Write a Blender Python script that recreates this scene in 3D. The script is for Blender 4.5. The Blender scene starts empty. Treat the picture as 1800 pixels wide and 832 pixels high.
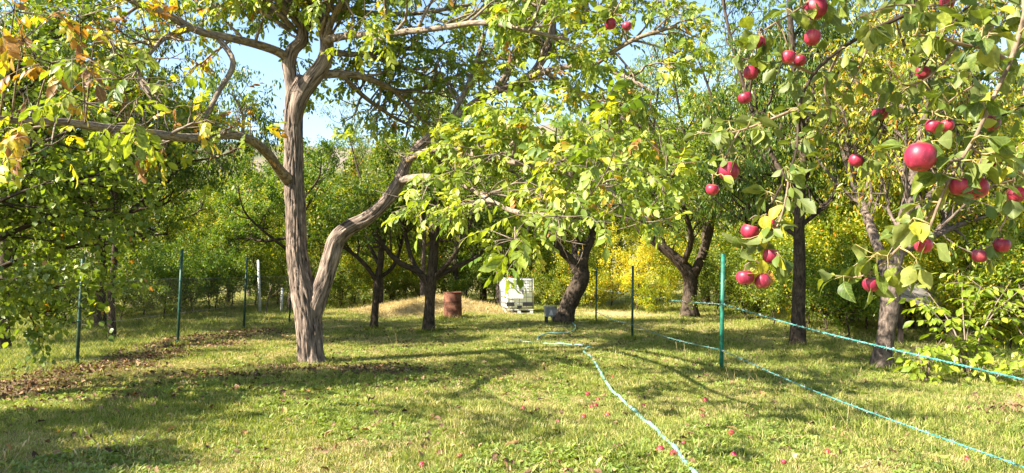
import bpy, math, random
import numpy as np
from mathutils import Vector, Matrix, Euler, noise as mnoise

random.seed(7)
RNG = np.random.default_rng(11)
scene = bpy.context.scene
COL = scene.collection
RAD = math.radians

# ------------------------------------------------------------------ camera
CAM_H, FPX, PITCH = 1.6, 1300.0, RAD(2.55)
cd = bpy.data.cameras.new('camera'); cam = bpy.data.objects.new('camera', cd); COL.objects.link(cam)
cam.location = (0, 0, CAM_H); cam.rotation_euler = (RAD(90) + PITCH, 0, 0)
cd.sensor_width = 36; cd.lens = 36 * FPX / 1800; cd.clip_start = 0.05; cd.clip_end = 3000
scene.camera = cam

# ------------------------------------------------------------------ light
SUN_AZ = math.atan2(-0.90, -0.43); SUN_EL = RAD(38)
w = bpy.data.worlds.new('World'); scene.world = w; w.use_nodes = True
nt = w.node_tree; nt.nodes.clear()
sky = nt.nodes.new('ShaderNodeTexSky'); sky.sky_type = 'NISHITA'; sky.sun_disc = False
sky.sun_elevation = SUN_EL; sky.sun_rotation = SUN_AZ; sky.air_density = 1.0; sky.dust_density = 0.6; sky.ozone_density = 1.2
bg = nt.nodes.new('ShaderNodeBackground'); bg.inputs[1].default_value = 0.088
wo = nt.nodes.new('ShaderNodeOutputWorld')
nt.links.new(sky.outputs[0], bg.inputs[0]); nt.links.new(bg.outputs[0], wo.inputs[0])
sl = bpy.data.lights.new('sun', 'SUN'); sl.energy = 5.0; sl.angle = RAD(0.53); sl.color = (1.0, 0.93, 0.80)
sun = bpy.data.objects.new('sun', sl); COL.objects.link(sun)
sdir = Vector((math.sin(SUN_AZ) * math.cos(SUN_EL), math.cos(SUN_AZ) * math.cos(SUN_EL), math.sin(SUN_EL)))
sun.rotation_euler = sdir.to_track_quat('Z', 'Y').to_euler(); sun.location = (-20, -10, 30)
vs = scene.view_settings
vs.view_transform = 'Standard'; vs.look = 'None'; vs.exposure = 2.05; vs.gamma = 1.0; vs.use_curve_mapping = False
cy = scene.cycles
cy.max_bounces = 8; cy.diffuse_bounces = 4; cy.glossy_bounces = 2; cy.transmission_bounces = 6; cy.transparent_max_bounces = 6
cy.caustics_reflective = False; cy.caustics_refractive = False; cy.sample_clamp_indirect = 6.0
cy.use_denoising = True

# ------------------------------------------------------------------ helpers
CP, SP = math.cos(PITCH), math.sin(PITCH)
def at(px, py, Y):
    """a point of the place at depth Y along the view axis y"""
    u = (px - 900) / FPX; v = (416 - py) / FPX
    dy = CP - v * SP; dz = SP + v * CP
    k = Y / dy
    return np.array((u * k, Y, CAM_H + dz * k))
def gp(px, py):
    u = (px - 900) / FPX; v = (416 - py) / FPX
    dy = CP - v * SP; dz = SP + v * CP
    k = -CAM_H / dz
    return (u * k, dy * k)
def nrm(a):
    a = np.asarray(a, float)
    return a / np.maximum(np.linalg.norm(a, axis=-1, keepdims=True), 1e-9)
def sstep(a, b, x):
    t = np.clip((x - a) / (b - a), 0, 1); return t * t * (3 - 2 * t)
def gz(x, y):
    """ground height"""
    x = np.asarray(x, float); y = np.asarray(y, float)
    und = 0.025 * np.sin(x * 0.9 + 1.3 * np.sin(y * 0.45)) + 0.02 * np.sin(y * 1.1 + 0.7 * x)
    h = und * sstep(3, 8, np.hypot(x, y - 2) + 3)
    # straw mound beyond the barrel
    h = h + 0.50 * np.exp(-(((x + 2.65) / 2.05) ** 2) ** 1.3 - ((y - 27.6) / 1.6) ** 2) * (1 + 0.25 * np.sin(x * 2.3 + 1) * np.sin(y * 1.9))
    # hillside far behind the wood
    far = sstep(95, 420, y) * (70 + 8 * np.sin(x * 0.012 + 1) + 5 * np.sin(x * 0.031))
    return h + far
def gzf(x, y): return float(gz(x, y))

def mk(name, V, F, mat=None, attrs=None, uv=None, smooth=True):
    """mesh data from vertices and a list of face index arrays (each k x 3 or k x 4)"""
    me = bpy.data.meshes.new(name)
    V = np.ascontiguousarray(V, np.float32)
    if isinstance(F, np.ndarray): F = [F]
    F = [np.asarray(f, np.int32) for f in F if len(f)]
    me.vertices.add(len(V)); me.vertices.foreach_set('co', V.ravel())
    li = np.concatenate([f.ravel() for f in F]); tot = np.concatenate([np.full(len(f), f.shape[1], np.int32) for f in F])
    me.loops.add(len(li)); me.loops.foreach_set('vertex_index', li)
    st = np.concatenate([[0], np.cumsum(tot)[:-1]]).astype(np.int32)
    me.polygons.add(len(tot)); me.polygons.foreach_set('loop_start', st)
    me.polygons.foreach_set('use_smooth', np.full(len(tot), smooth, bool))
    if attrs:
        for k, a in attrs.items():
            a = np.ascontiguousarray(a, np.float32)
            if a.ndim == 1:
                at_ = me.attributes.new(k, 'FLOAT', 'POINT'); at_.data.foreach_set('value', a)
            else:
                at_ = me.attributes.new(k, 'FLOAT_VECTOR', 'POINT'); at_.data.foreach_set('vector', a.ravel())
    if uv is not None:
        l = me.uv_layers.new(name='UVMap'); l.data.foreach_set('uv', np.ascontiguousarray(uv[li], np.float32).ravel())
    if mat: me.materials.append(mat)
    me.update(calc_edges=True)
    return me
def ob(name, me, parent=None, loc=None, **props):
    o = bpy.data.objects.new(name, me); COL.objects.link(o)
    if parent: o.parent = parent
    if loc is not None: o.location = loc
    for k, v in props.items(): o[k] = v
    return o
def thing(name, label, cat, loc=(0, 0, 0), rz=0, group=None):
    o = bpy.data.objects.new(name, None); COL.objects.link(o); o.empty_display_size = 0.1
    o.location = loc; o.rotation_euler = (0, 0, rz); o['label'] = label; o['category'] = cat
    if group: o['group'] = group
    return o
def tag(o, label, cat, group=None):
    o['label'] = label; o['category'] = cat
    if group: o['group'] = group
    return o

class MB:
    """collects tubes, boxes and lathes into one mesh"""
    def __init__(s): s.V = []; s.F4 = []; s.F3 = []; s.UV = []; s.n = 0
    def add(s, V, F4=None, F3=None, UV=None):
        V = np.asarray(V, float)
        if F4 is not None and len(F4): s.F4.append(np.asarray(F4) + s.n)
        if F3 is not None and len(F3): s.F3.append(np.asarray(F3) + s.n)
        s.V.append(V); s.UV.append(np.zeros((len(V), 2)) if UV is None else UV); s.n += len(V)
    def tube(s, P, R, sides=6, fiss=0.0, flat=1.0, cap=True, seed=0, fk=3.0, fz=1.3):
        P = np.asarray(P, float); n = len(P); R = np.broadcast_to(np.asarray(R, float), (n,))
        T = nrm(np.gradient(P, axis=0))
        up = np.array((0, 1.0, 0)) if abs(T[0][1]) < 0.9 else np.array((1.0, 0, 0))
        A = np.zeros((n, 3)); a = nrm(up - T[0] * up.dot(T[0]))
        for i in range(n):
            a = nrm(a - T[i] * a.dot(T[i])); A[i] = a
        B = np.cross(T, A)
        th = np.linspace(0, 2 * math.pi, sides + 1)
        c, sn = np.cos(th), np.sin(th)
        L = np.concatenate([[0], np.cumsum(np.linalg.norm(np.diff(P, axis=0), axis=1))])
        rr = np.repeat(R[:, None], sides + 1, 1)
        if fiss:
            for i in range(n):
                for j in range(sides):
                    q = Vector((c[j] * fk + seed, sn[j] * fk, L[i] * fz + seed))
                    wv = mnoise.noise(Vector((c[j] * 1.2, sn[j] * 1.2, L[i] * 1.3 + 9 + seed)))
                    q.x += wv * 1.2; q.y += wv
                    f = 1 - abs(mnoise.noise(q)) * 2.4
                    f2 = 1 - abs(mnoise.noise(q * 2.3)) * 2.0
                    rr[i, j] += fiss * (-1.0 * max(f, 0) ** 2 - 0.4 * max(f2, 0) ** 2 + 0.4 + 0.35 * wv)
                rr[i, sides] = rr[i, 0]
        V = P[:, None, :] + rr[..., None] * (c[None, :, None] * A[:, None, :] + sn[None, :, None] * flat * B[:, None, :])
        m = sides + 1
        i0 = (np.arange(n - 1)[:, None] * m + np.arange(sides)[None, :]).ravel()
        F = np.stack([i0, i0 + 1, i0 + 1 + m, i0 + m], 1)
        UV = np.stack([np.broadcast_to(th / (2 * math.pi), (n, m)) * (2 * math.pi * R.mean()), np.broadcast_to(L[:, None], (n, m))], -1).reshape(-1, 2)
        Vf = V.reshape(-1, 3); F3 = None
        if cap:
            k = len(Vf); Vf = np.vstack([Vf, P[-1], P[0]]); UV = np.vstack([UV, [[0, L[-1]], [0, 0]]])
            e = (n - 1) * m + np.arange(sides); b = np.arange(sides)
            F3 = np.vstack([np.stack([e, e + 1, np.full(sides, k)], 1), np.stack([b + 1, b, np.full(sides, k + 1)], 1)])
        s.add(Vf, F, F3, UV)
    def box(s, c, d, M=None, taper=1.0):
        x, y, z = np.asarray(d) / 2
        V = np.array([(-x, -y, -z), (x, -y, -z), (x, y, -z), (-x, y, -z), (-x * taper, -y * taper, z), (x * taper, -y * taper, z), (x * taper, y * taper, z), (-x * taper, y * taper, z)])
        if M is not None: V = V @ np.array(M.to_3x3()).T
        s.add(V + np.asarray(c), [(0, 3, 2, 1), (4, 5, 6, 7), (0, 1, 5, 4), (1, 2, 6, 5), (2, 3, 7, 6), (3, 0, 4, 7)])
    def lathe(s, prof, seg=24, c=(0, 0, 0), cx=1.0, jit=0, rng=None):
        prof = np.asarray(prof, float); n = len(prof)
        th = np.linspace(0, 2 * math.pi, seg, endpoint=False)
        r = prof[:, 0][:, None] * np.ones(seg)
        if jit: r = r + jit * np.array([[mnoise.noise(Vector((math.cos(t) * 2.5, math.sin(t) * 2.5, p[1] * 4))) for t in th] for p in prof])
        V = np.stack([r * np.cos(th), r * np.sin(th) * cx, np.broadcast_to(prof[:, 1][:, None], r.shape)], -1).reshape(-1, 3) + np.asarray(c)
        F = []
        for i in range(n - 1):
            for j in range(seg):
                k = (j + 1) % seg
                F.append((i * seg + j, i * seg + k, (i + 1) * seg + k, (i + 1) * seg + j))
        s.add(V, F)
    def mesh(s, name, mat=None, smooth=True):
        return mk(name, np.vstack(s.V), [np.vstack(a) for a in (s.F4, s.F3) if a], mat, uv=np.vstack(s.UV), smooth=smooth)

def cr(P, n, extra=None):
    """Catmull-Rom resample of a polyline; extra columns ride along"""
    P = np.asarray(P, float)
    Q = P if extra is None else np.hstack([P, np.asarray(extra, float).reshape(len(P), -1)])
    E = np.vstack([2 * Q[0] - Q[1], Q, 2 * Q[-1] - Q[-2]])
    L = np.concatenate([[0], np.cumsum(np.linalg.norm(np.diff(P, axis=0), axis=1))])
    ts = np.linspace(0, L[-1], n); out = []
    for t in ts:
        i = min(max(np.searchsorted(L, t, 'right') - 1, 0), len(P) - 2)
        u = (t - L[i]) / max(L[i + 1] - L[i], 1e-9)
        p0, p1, p2, p3 = E[i], E[i + 1], E[i + 2], E[i + 3]
        out.append(0.5 * ((2 * p1) + (p2 - p0) * u + (2 * p0 - 5 * p1 + 4 * p2 - p3) * u * u + (3 * p1 - p0 - 3 * p2 + p3) * u ** 3))
    out = np.array(out)
    return out if extra is None else (out[:, :3], out[:, 3:].squeeze(-1) if out.shape[1] == 4 else out[:, 3:])

# ------------------------------------------------------------------ materials
def newmat(name):
    m = bpy.data.materials.new(name); m.use_nodes = True; m.node_tree.nodes.clear()
    N = m.node_tree.nodes; L = m.node_tree.links
    return m, N, L
def ramp(N, stops, interp='LINEAR'):
    r = N.new('ShaderNodeValToRGB'); cr_ = r.color_ramp; cr_.interpolation = interp
    while len(cr_.elements) < len(stops): cr_.elements.new(0.5)
    for e, (p, c) in zip(cr_.elements, stops): e.position = p; e.color = (*c, 1)
    return r
def mixc(N, L, kind, fac, a, b):
    m = N.new('ShaderNodeMix'); m.data_type = 'RGBA'; m.blend_type = kind
    for sck, v in ((m.inputs[0], fac), (m.inputs[6], a), (m.inputs[7], b)):
        if hasattr(v, 'is_output'): L.new(v, sck)
        elif isinstance(v, (int, float)): sck.default_value = v
        else: sck.default_value = (*v, 1)
    return m.outputs[2]
def out(N, L, sh):
    o = N.new('ShaderNodeOutputMaterial'); L.new(sh, o.inputs[0])
def leaf_mat(name, stops, src='attr', transl=0.42, rough=0.45, under=None, veins=False, spec=0.45, twarm=(1.0, 0.95, 0.35)):
    m, N, L = newmat(name)
    oi = N.new('ShaderNodeObjectInfo')
    if src == 'attr':
        a = N.new('ShaderNodeAttribute'); a.attribute_name = 'rnd'; fac = a.outputs['Fac']
    elif src == 'inst':
        fac = oi.outputs['Random']
    else:
        s = N.new('ShaderNodeSeparateColor'); L.new(oi.outputs['Color'], s.inputs[0]); fac = s.outputs[0]
    r = ramp(N, stops); L.new(fac, r.inputs[0]); col = r.outputs[0]
    if src == 'attr': col = mixc(N, L, 'MULTIPLY', 1.0, col, oi.outputs['Color'])
    if veins:
        lv = N.new('ShaderNodeAttribute'); lv.attribute_name = 'luv'
        sp = N.new('ShaderNodeSeparateXYZ'); L.new(lv.outputs['Vector'], sp.inputs[0])
        ab = N.new('ShaderNodeMath'); ab.operation = 'ABSOLUTE'; L.new(sp.outputs[0], ab.inputs[0])
        mr = N.new('ShaderNodeMapRange'); mr.inputs[1].default_value = 0.0; mr.inputs[2].default_value = 0.025; mr.inputs[3].default_value = 0.5; mr.inputs[4].default_value = 0.0
        L.new(ab.outputs[0], mr.inputs[0])
        # side veins: bands along y - 0.8|x|
        ma = N.new('ShaderNodeMath'); ma.operation = 'MULTIPLY_ADD'; L.new(ab.outputs[0], ma.inputs[0]); ma.inputs[1].default_value = -0.9; L.new(sp.outputs[1], ma.inputs[2])
        sc = N.new('ShaderNodeMath'); sc.operation = 'MULTIPLY'; L.new(ma.outputs[0], sc.inputs[0]); sc.inputs[1].default_value = 55.0
        si = N.new('ShaderNodeMath'); si.operation = 'SINE'; L.new(sc.outputs[0], si.inputs[0])
        pw = N.new('ShaderNodeMapRange'); pw.inputs[1].default_value = 0.8; pw.inputs[2].default_value = 1.0; pw.inputs[3].default_value = 0; pw.inputs[4].default_value = 0.28; L.new(si.outputs[0], pw.inputs[0])
        mx = N.new('ShaderNodeMath'); mx.operation = 'MAXIMUM'; L.new(mr.outputs[0], mx.inputs[0]); L.new(pw.outputs[0], mx.inputs[1])
        col = mixc(N, L, 'MIX', mx.outputs[0], col, (0.32, 0.36, 0.10))
        ns = N.new('ShaderNodeTexNoise'); ns.inputs['Scale'].default_value = 5.0; ns.inputs['Detail'].default_value = 4
        L.new(lv.outputs['Vector'], ns.inputs['Vector'])
        rr = ramp(N, [(0.42, (0.72, 0.72, 0.72)), (0.62, (1.15, 1.12, 1.0))]); L.new(ns.outputs[0], rr.inputs[0])
        col = mixc(N, L, 'MULTIPLY', 1.0, col, rr.outputs[0])
        ad = N.new('ShaderNodeVectorMath'); ad.operation = 'ADD'; L.new(lv.outputs['Vector'], ad.inputs[0]); L.new(oi.outputs['Location'], ad.inputs[1])
        n9 = N.new('ShaderNodeTexNoise'); n9.inputs['Scale'].default_value = 7.0; n9.inputs['Detail'].default_value = 3; L.new(ad.outputs[0], n9.inputs['Vector'])
        r9 = ramp(N, [(0.66, (0, 0, 0)), (0.70, (0.85, 0.85, 0.85))]); L.new(n9.outputs[0], r9.inputs[0]); col = mixc(N, L, 'MIX', r9.outputs[0], col, (0.13, 0.065, 0.025))
    tcol = mixc(N, L, 'MULTIPLY', 1.0, col, twarm)
    tcol = mixc(N, L, 'ADD', 1.0, tcol, mixc(N, L, 'MULTIPLY', 1.0, col, (0.55, 0.6, 0.1)))
    if under:
        g = N.new('ShaderNodeNewGeometry'); col = mixc(N, L, 'MIX', g.outputs['Backfacing'], col, mixc(N, L, 'MIX', 0.6, col, under))
    p = N.new('ShaderNodeBsdfPrincipled'); L.new(col, p.inputs['Base Color']); p.inputs['Roughness'].default_value = rough; p.inputs['Specular IOR Level'].default_value = spec
    t = N.new('ShaderNodeBsdfTranslucent'); L.new(tcol, t.inputs[0])
    x = N.new('ShaderNodeMixShader'); x.inputs[0].default_value = transl
    L.new(p.outputs[0], x.inputs[1]); L.new(t.outputs[0], x.inputs[2]); out(N, L, x.outputs[0])
    return m
def bark_mat(name, dark, light, su=16, sv=4.0, bump=0.6, lichen=None, dist=0.02):
    m, N, L = newmat(name)
    uv = N.new('ShaderNodeTexCoord'); mp = N.new('ShaderNodeMapping'); mp.inputs['Scale'].default_value = (su, sv, 1); L.new(uv.outputs['UV'], mp.inputs[0])
    n1 = N.new('ShaderNodeTexNoise'); n1.inputs['Scale'].default_value = 1.0; n1.inputs['Detail'].default_value = 7; n1.inputs['Roughness'].default_value = 0.65; n1.inputs['Distortion'].default_value = 0.6; L.new(mp.outputs[0], n1.inputs['Vector'])
    n2 = N.new('ShaderNodeTexNoise'); n2.inputs['Scale'].default_value = 3.0; n2.inputs['Detail'].default_value = 5; L.new(uv.outputs['Object'], n2.inputs['Vector'])
    r = ramp(N, [(0.36, dark), (0.50, tuple((a + b) / 2 for a, b in zip(dark, light))), (0.62, light)]); L.new(n1.outputs[0], r.inputs[0])
    col = mixc(N, L, 'MULTIPLY', 0.7, r.outputs[0], ramp_out(N, L, n2.outputs[0], [(0.3, (0.6, 0.58, 0.55)), (0.7, (1.25, 1.2, 1.15))]))
    if lichen:
        n3 = N.new('ShaderNodeTexNoise'); n3.inputs['Scale'].default_value = 9.0; n3.inputs['Detail'].default_value = 6; L.new(uv.outputs['Object'], n3.inputs['Vector'])
        rr = ramp(N, [(0.60, (0, 0, 0)), (0.68, (0.8, 0.8, 0.8))]); L.new(n3.outputs[0], rr.inputs[0])
        col = mixc(N, L, 'MIX', rr.outputs[0], col, lichen)
    b = N.new('ShaderNodeBump'); b.inputs['Strength'].default_value = bump; b.inputs['Distance'].default_value = dist; L.new(n1.outputs[0], b.inputs['Height'])
    p = N.new('ShaderNodeBsdfPrincipled'); L.new(col, p.inputs['Base Color']); p.inputs['Roughness'].default_value = 0.9; p.inputs['Specular IOR Level'].default_value = 0.15
    L.new(b.outputs[0], p.inputs['Normal']); out(N, L, p.outputs[0])
    return m
def ramp_out(N, L, fac, stops):
    r = ramp(N, stops); L.new(fac, r.inputs[0]); return r.outputs[0]
def plain(name, c1, c2, scale=8, rough=0.6, metal=0.0, spec=0.4, detail=4, lo=0.4, hi=0.62, bump=0.0, coord='Object'):
    m, N, L = newmat(name)
    tc = N.new('ShaderNodeTexCoord'); n = N.new('ShaderNodeTexNoise'); n.inputs['Scale'].default_value = scale; n.inputs['Detail'].default_value = detail
    L.new(tc.outputs[coord], n.inputs['Vector'])
    p = N.new('ShaderNodeBsdfPrincipled'); L.new(ramp_out(N, L, n.outputs[0], [(lo, c1), (hi, c2)]), p.inputs['Base Color'])
    p.inputs['Roughness'].default_value = rough; p.inputs['Metallic'].default_value = metal; p.inputs['Specular IOR Level'].default_value = spec
    if bump:
        b = N.new('ShaderNodeBump'); b.inputs['Strength'].default_value = bump; b.inputs['Distance'].default_value = 0.01; L.new(n.outputs[0], b.inputs['Height']); L.new(b.outputs[0], p.inputs['Normal'])
    out(N, L, p.outputs[0]); return m

G1, G2, G3 = (0.035, 0.085, 0.012), (0.085, 0.15, 0.018), (0.17, 0.23, 0.028)
YG, YE, OR, BR = (0.30, 0.34, 0.035), (0.50, 0.40, 0.03), (0.42, 0.19, 0.03), (0.20, 0.09, 0.035)
WALNUT = [(0.0, G2), (0.30, G3), (0.62, YG), (0.80, YE), (0.90, OR), (1.0, BR)]
M = {}
M['walnut'] = leaf_mat('walnut_foliage', WALNUT, 'attr', rough=0.5)
M['walnut_leaf'] = leaf_mat('walnut_leaflet', WALNUT, 'obj', veins=True, rough=0.5)
APPLEL = [(0.0, (0.05, 0.09, 0.018)), (0.5, (0.12, 0.165, 0.025)), (0.78, (0.24, 0.27, 0.035)), (0.9, (0.42, 0.38, 0.03)), (1.0, (0.45, 0.20, 0.04))]
M['apple_foliage'] = leaf_mat('apple_foliage', APPLEL, 'attr', transl=0.32, rough=0.5, spec=0.3, under=(0.19, 0.215, 0.075))
M['apple_leaf'] = leaf_mat('apple_leaf', APPLEL, 'obj', transl=0.32, rough=0.5, spec=0.3, under=(0.19, 0.215, 0.075), veins=True)
APRI = [(0.0, (0.08, 0.13, 0.018)), (0.5, (0.17, 0.23, 0.03)), (0.88, (0.30, 0.33, 0.06)), (0.97, YE), (1.0, OR)]
M['apricot'] = leaf_mat('apricot_foliage', APRI, 'attr', transl=0.42, rough=0.36)
M['apricot_leaf'] = leaf_mat('apricot_leaf', APRI, 'obj', transl=0.42, rough=0.36, veins=True)
CHER = [(0.0, (0.04, 0.09, 0.014)), (0.5, (0.10, 0.16, 0.02)), (0.8, (0.21, 0.24, 0.035)), (0.94, (0.36, 0.33, 0.05)), (1.0, (0.36, 0.2, 0.05))]
M['cherry'] = leaf_mat('cherry_foliage', CHER, 'attr', transl=0.38, rough=0.4)
MIXT = [(0.0, (0.05, 0.10, 0.014)), (0.45, (0.13, 0.185, 0.02)), (0.75, (0.26, 0.28, 0.03)), (0.93, (0.42, 0.36, 0.04)), (1.0, (0.38, 0.20, 0.05))]
M['mixed'] = leaf_mat('thicket_foliage', MIXT, 'attr', transl=0.42)
GOLD = [(0.0, (0.22, 0.24, 0.03)), (0.5, (0.46, 0.40, 0.03)), (0.85, (0.62, 0.46, 0.03)), (1.0, (0.45, 0.22, 0.04))]
M['gold'] = leaf_mat('golden_foliage', GOLD, 'attr', transl=0.42)
SAPL = [(0.0, (0.15, 0.24, 0.02)), (0.6, (0.28, 0.36, 0.03)), (1.0, (0.44, 0.45, 0.04))]
M['sapling_leaf'] = leaf_mat('sapling_leaf', SAPL, 'obj', transl=0.45, veins=True)
M['sapling'] = leaf_mat('sapling_foliage', SAPL, 'attr', transl=0.45)
M['litter'] = leaf_mat('dead_leaves', [(0.0, (0.05, 0.028, 0.02)), (0.4, (0.12, 0.065, 0.04)), (0.75, (0.22, 0.125, 0.07)), (0.93, (0.36, 0.22, 0.12)), (1.0, (0.46, 0.32, 0.18))], 'inst', transl=0.12, rough=0.75, spec=0.2, twarm=(1, 0.7, 0.4))
M['dead_leaf'] = leaf_mat('dead_leaf', [(0.0, (0.12, 0.055, 0.03)), (0.5, (0.32, 0.16, 0.07)), (0.8, (0.48, 0.28, 0.11)), (1.0, (0.6, 0.42, 0.2))], 'obj', transl=0.12, rough=0.7, spec=0.2, veins=True, twarm=(1, 0.7, 0.4))
M['bark_walnut'] = bark_mat('walnut_bark', (0.03, 0.022, 0.018), (0.33, 0.255, 0.205), su=40, sv=3.5, bump=0.9, dist=0.03)
M['bark_limb'] = bark_mat('walnut_limb_bark', (0.08, 0.06, 0.045), (0.32, 0.26, 0.20), su=34, sv=9, bump=0.6, lichen=(0.38, 0.25, 0.05))
M['bark_dark'] = bark_mat('dark_bark', (0.022, 0.017, 0.013), (0.095, 0.07, 0.05), su=26, sv=8, bump=0.7)
M['bark_grey'] = bark_mat('grey_bark', (0.04, 0.03, 0.025), (0.20, 0.155, 0.125), su=22, sv=9, bump=0.7)
M['twig'] = bark_mat('apple_twig', (0.13, 0.09, 0.06), (0.34, 0.25, 0.17), su=60, sv=30, bump=0.3, dist=0.003)
M['stalk'] = plain('leaf_stalk', (0.22, 0.20, 0.06), (0.34, 0.26, 0.10), 30)

# ------------------------------------------------------------------ leaf shapes (unit length along +y, normal +z)
LO_V = np.array([(0, 0, 0), (0.27, 0.42, 0.07), (0, 1, -0.06), (-0.27, 0.42, 0.07)]); LO_F = np.array([(0, 1, 2), (0, 2, 3)])
NA_V = np.array([(0, 0, 0), (0.17, 0.42, 0.05), (0, 1, -0.1), (-0.17, 0.42, 0.05)])
MI_V = np.array([(0, 0, 0), (0.22, 0.25, 0.05), (0.25, 0.6, 0.06), (0, 1, -0.10), (-0.25, 0.6, 0.06), (-0.22, 0.25, 0.05), (0, 0.5, 0.0)])
MI_F = np.array([(0, 1, 6), (1, 2, 6), (2, 3, 6), (3, 4, 6), (4, 5, 6), (5, 0, 6)])
def leaf_hi(wd, peak, fold, curl, wave, seed, ns=8, tipw=1.0, heart=0.0):
    r = np.random.default_rng(seed); V = []; F = []
    for i in range(ns + 1):
        t = i / ns
        wgt = (t / peak) ** 0.75 if t < peak else (max(0, 1 - ((t - peak) / (1 - peak)) ** (1.7 * tipw))) ** 0.9
        wgt = max(wgt, 0.0) * wd
        ph = r.uniform(-1, 1) * wave
        for j, s in enumerate((-1, -0.5, 0, 0.5, 1)):
            x = s * wgt; z = abs(x) * fold - curl * t * t * 0.5 + (wave * math.sin(t * 9 + s * 2 + seed) * abs(s) + ph * 0.3 * s)
            y = t - (curl ** 2) * t * t * 0.2 - heart * abs(s) * max(0, 0.35 - t)
            V.append((x, y, z))
    for i in range(ns):
        for j in range(4):
            a = i * 5 + j; F.append((a, a + 1, a + 6, a + 5))
    return np.array(V), np.array(F)
def frames(axis, nh):
    Y = nrm(axis); X = nrm(np.cross(Y, nh)); Z = np.cross(X, Y); return X, Y, Z
def scatter(proto_V, proto_F, pos, axis, nh, size, rnd, wid=1.0):
    """many leaves as one mesh's arrays"""
    X, Y, Z = frames(axis, nh); n = len(pos); k = len(proto_V); s = np.asarray(size)[:, None, None]
    V = pos[:, None, :] + s * (proto_V[None, :, 0:1] * wid * X[:, None, :] + proto_V[None, :, 1:2] * Y[:, None, :] + proto_V[None, :, 2:3] * Z[:, None, :])
    F = (proto_F[None] + (np.arange(n) * k)[:, None, None]).reshape(-1, proto_F.shape[1])
    return V.reshape(-1, 3), F, np.repeat(rnd, k), np.tile(proto_V, (n, 1))
def leaf_parts(name, meshes, pos, axis, nh, size, rnd, parent, wid=None):
    """each leaf an object of its own under parent"""
    X, Y, Z = frames(axis, nh); base = np.array(parent.location)
    for i in range(len(pos)):
        o = bpy.data.objects.new(name, meshes[i % len(meshes)]); COL.objects.link(o); o.parent = parent
        s = float(size[i]); m = Matrix.Identity(4)
        for r in range(3):
            m[r][0] = X[i][r] * s; m[r][1] = Y[i][r] * s; m[r][2] = Z[i][r] * s; m[r][3] = pos[i][r] - base[r]
        o.matrix_basis = m; o.color = (float(rnd[i]), 0, 0, 1)

# ------------------------------------------------------------------ tree growing
def sprig(rng, p, d, L, r, n=5, wob=0.16, up=0.05, droop=0.0):
    pts = [p]; d = np.array(d)
    for i in range(n):
        d = nrm(d + rng.normal(0, wob, 3) + np.array((0, 0, up - droop * (i / n))))
        pts.append(pts[-1] + d * L / n)
    return np.array(pts), np.linspace(r, max(r * 0.3, 0.0025), n + 1)
def grow(mb, P, R, rng, spec, lev, tips):
    sp = spec[lev]; n = len(P); T = nrm(np.gradient(P, axis=0))
    for k in range(sp['n']):
        t = sp.get('t0', 0.3) + (1 - sp.get('t0', 0.3)) * ((k + rng.uniform(0.1, 0.9)) / sp['n'])
        x = t * (n - 1); i = min(int(x), n - 2); u = x - i
        p = P[i] * (1 - u) + P[i + 1] * u; tt = T[i]; r = R[i] * (1 - u) + R[i + 1] * u
        side = nrm(np.cross(tt, rng.normal(0, 1, 3)))
        if rng.random() < sp.get('upside', 0.3) and side[2] < 0: side = -side
        ang = RAD(rng.uniform(*sp.get('ang', (35, 70))))
        d = nrm(tt * math.cos(ang) + side * math.sin(ang))
        L = rng.uniform(*sp['L']) * (1 - sp.get('tl', 0.4) * t)
        rr = min(r * sp.get('rk', 0.62), sp.get('rmax', 1))
        Q, S = sprig(rng, p, d, L, max(rr, 0.003), sp.get('seg', 5), sp.get('wob', 0.16), sp.get('up', 0.05), sp.get('droop', 0))
        if mb is not None and sp.get('sides', 4): mb.tube(Q, S, sp.get('sides', 4), cap=False)
        if lev + 1 < len(spec): grow(mb, Q, S, rng, spec, lev + 1, tips)
        else: tips.append(Q)
def leaf_sites(tips, rng, per, spread, droop, tilt, t0=0.1, along=0.6):
    pos = []; ax = []
    for Q in tips:
        k = rng.poisson(per)
        if k == 0: continue
        t = rng.uniform(t0, 1, k) * (len(Q) - 1.001); i = t.astype(int); u = (t - i)[:, None]
        p = Q[i] * (1 - u) + Q[i + 1] * u; d = nrm(Q[i + 1] - Q[i])
        pos.append(p + rng.normal(0, spread, (k, 3))); ax.append(nrm(d * along + rng.normal(0, 0.55, (k, 3)) + np.array((0, 0, -droop))))
    pos = np.vstack(pos); ax = np.vstack(ax)
    nh = nrm(np.array((0, 0, 1.0)) + rng.normal(0, tilt, pos.shape))
    return pos, ax, nh
def compound(pos, ax, nh, rng, L=0.30, ll=0.125, pairs=3, sag=0.25):
    """walnut leaves: leaflets in pairs and one at the end"""
    X, Y, Z = frames(ax, nh); P = []; A = []; H = []; S = []; own = []
    n = len(pos); sc = rng.uniform(0.75, 1.2, n)
    for q in range(pairs * 2 + 1):
        if q == pairs * 2: t, sd = 1.0, 0
        else: t, sd = 0.38 + 0.6 * (q // 2) / pairs, (1 if q % 2 else -1)
        p = pos + (Y * t - Z * (sag * t * t)) * (L * sc)[:, None]
        a = Y * (1.0 if sd == 0 else 0.55) + X * sd * 0.85 - Z * (0.25 + sag * t) + rng.normal(0, 0.16, (n, 3)) - np.array((0, 0, 0.28))
        P.append(p); A.append(nrm(a)); H.append(nrm(Z + rng.normal(0, 0.28, (n, 3)))); own.append(np.arange(n))
        S.append(ll * sc * rng.uniform(0.75, 1.15, n) * (0.75 + 0.35 * t))
    return np.vstack(P), np.vstack(A), np.vstack(H), np.concatenate(S), np.concatenate(own)
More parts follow.
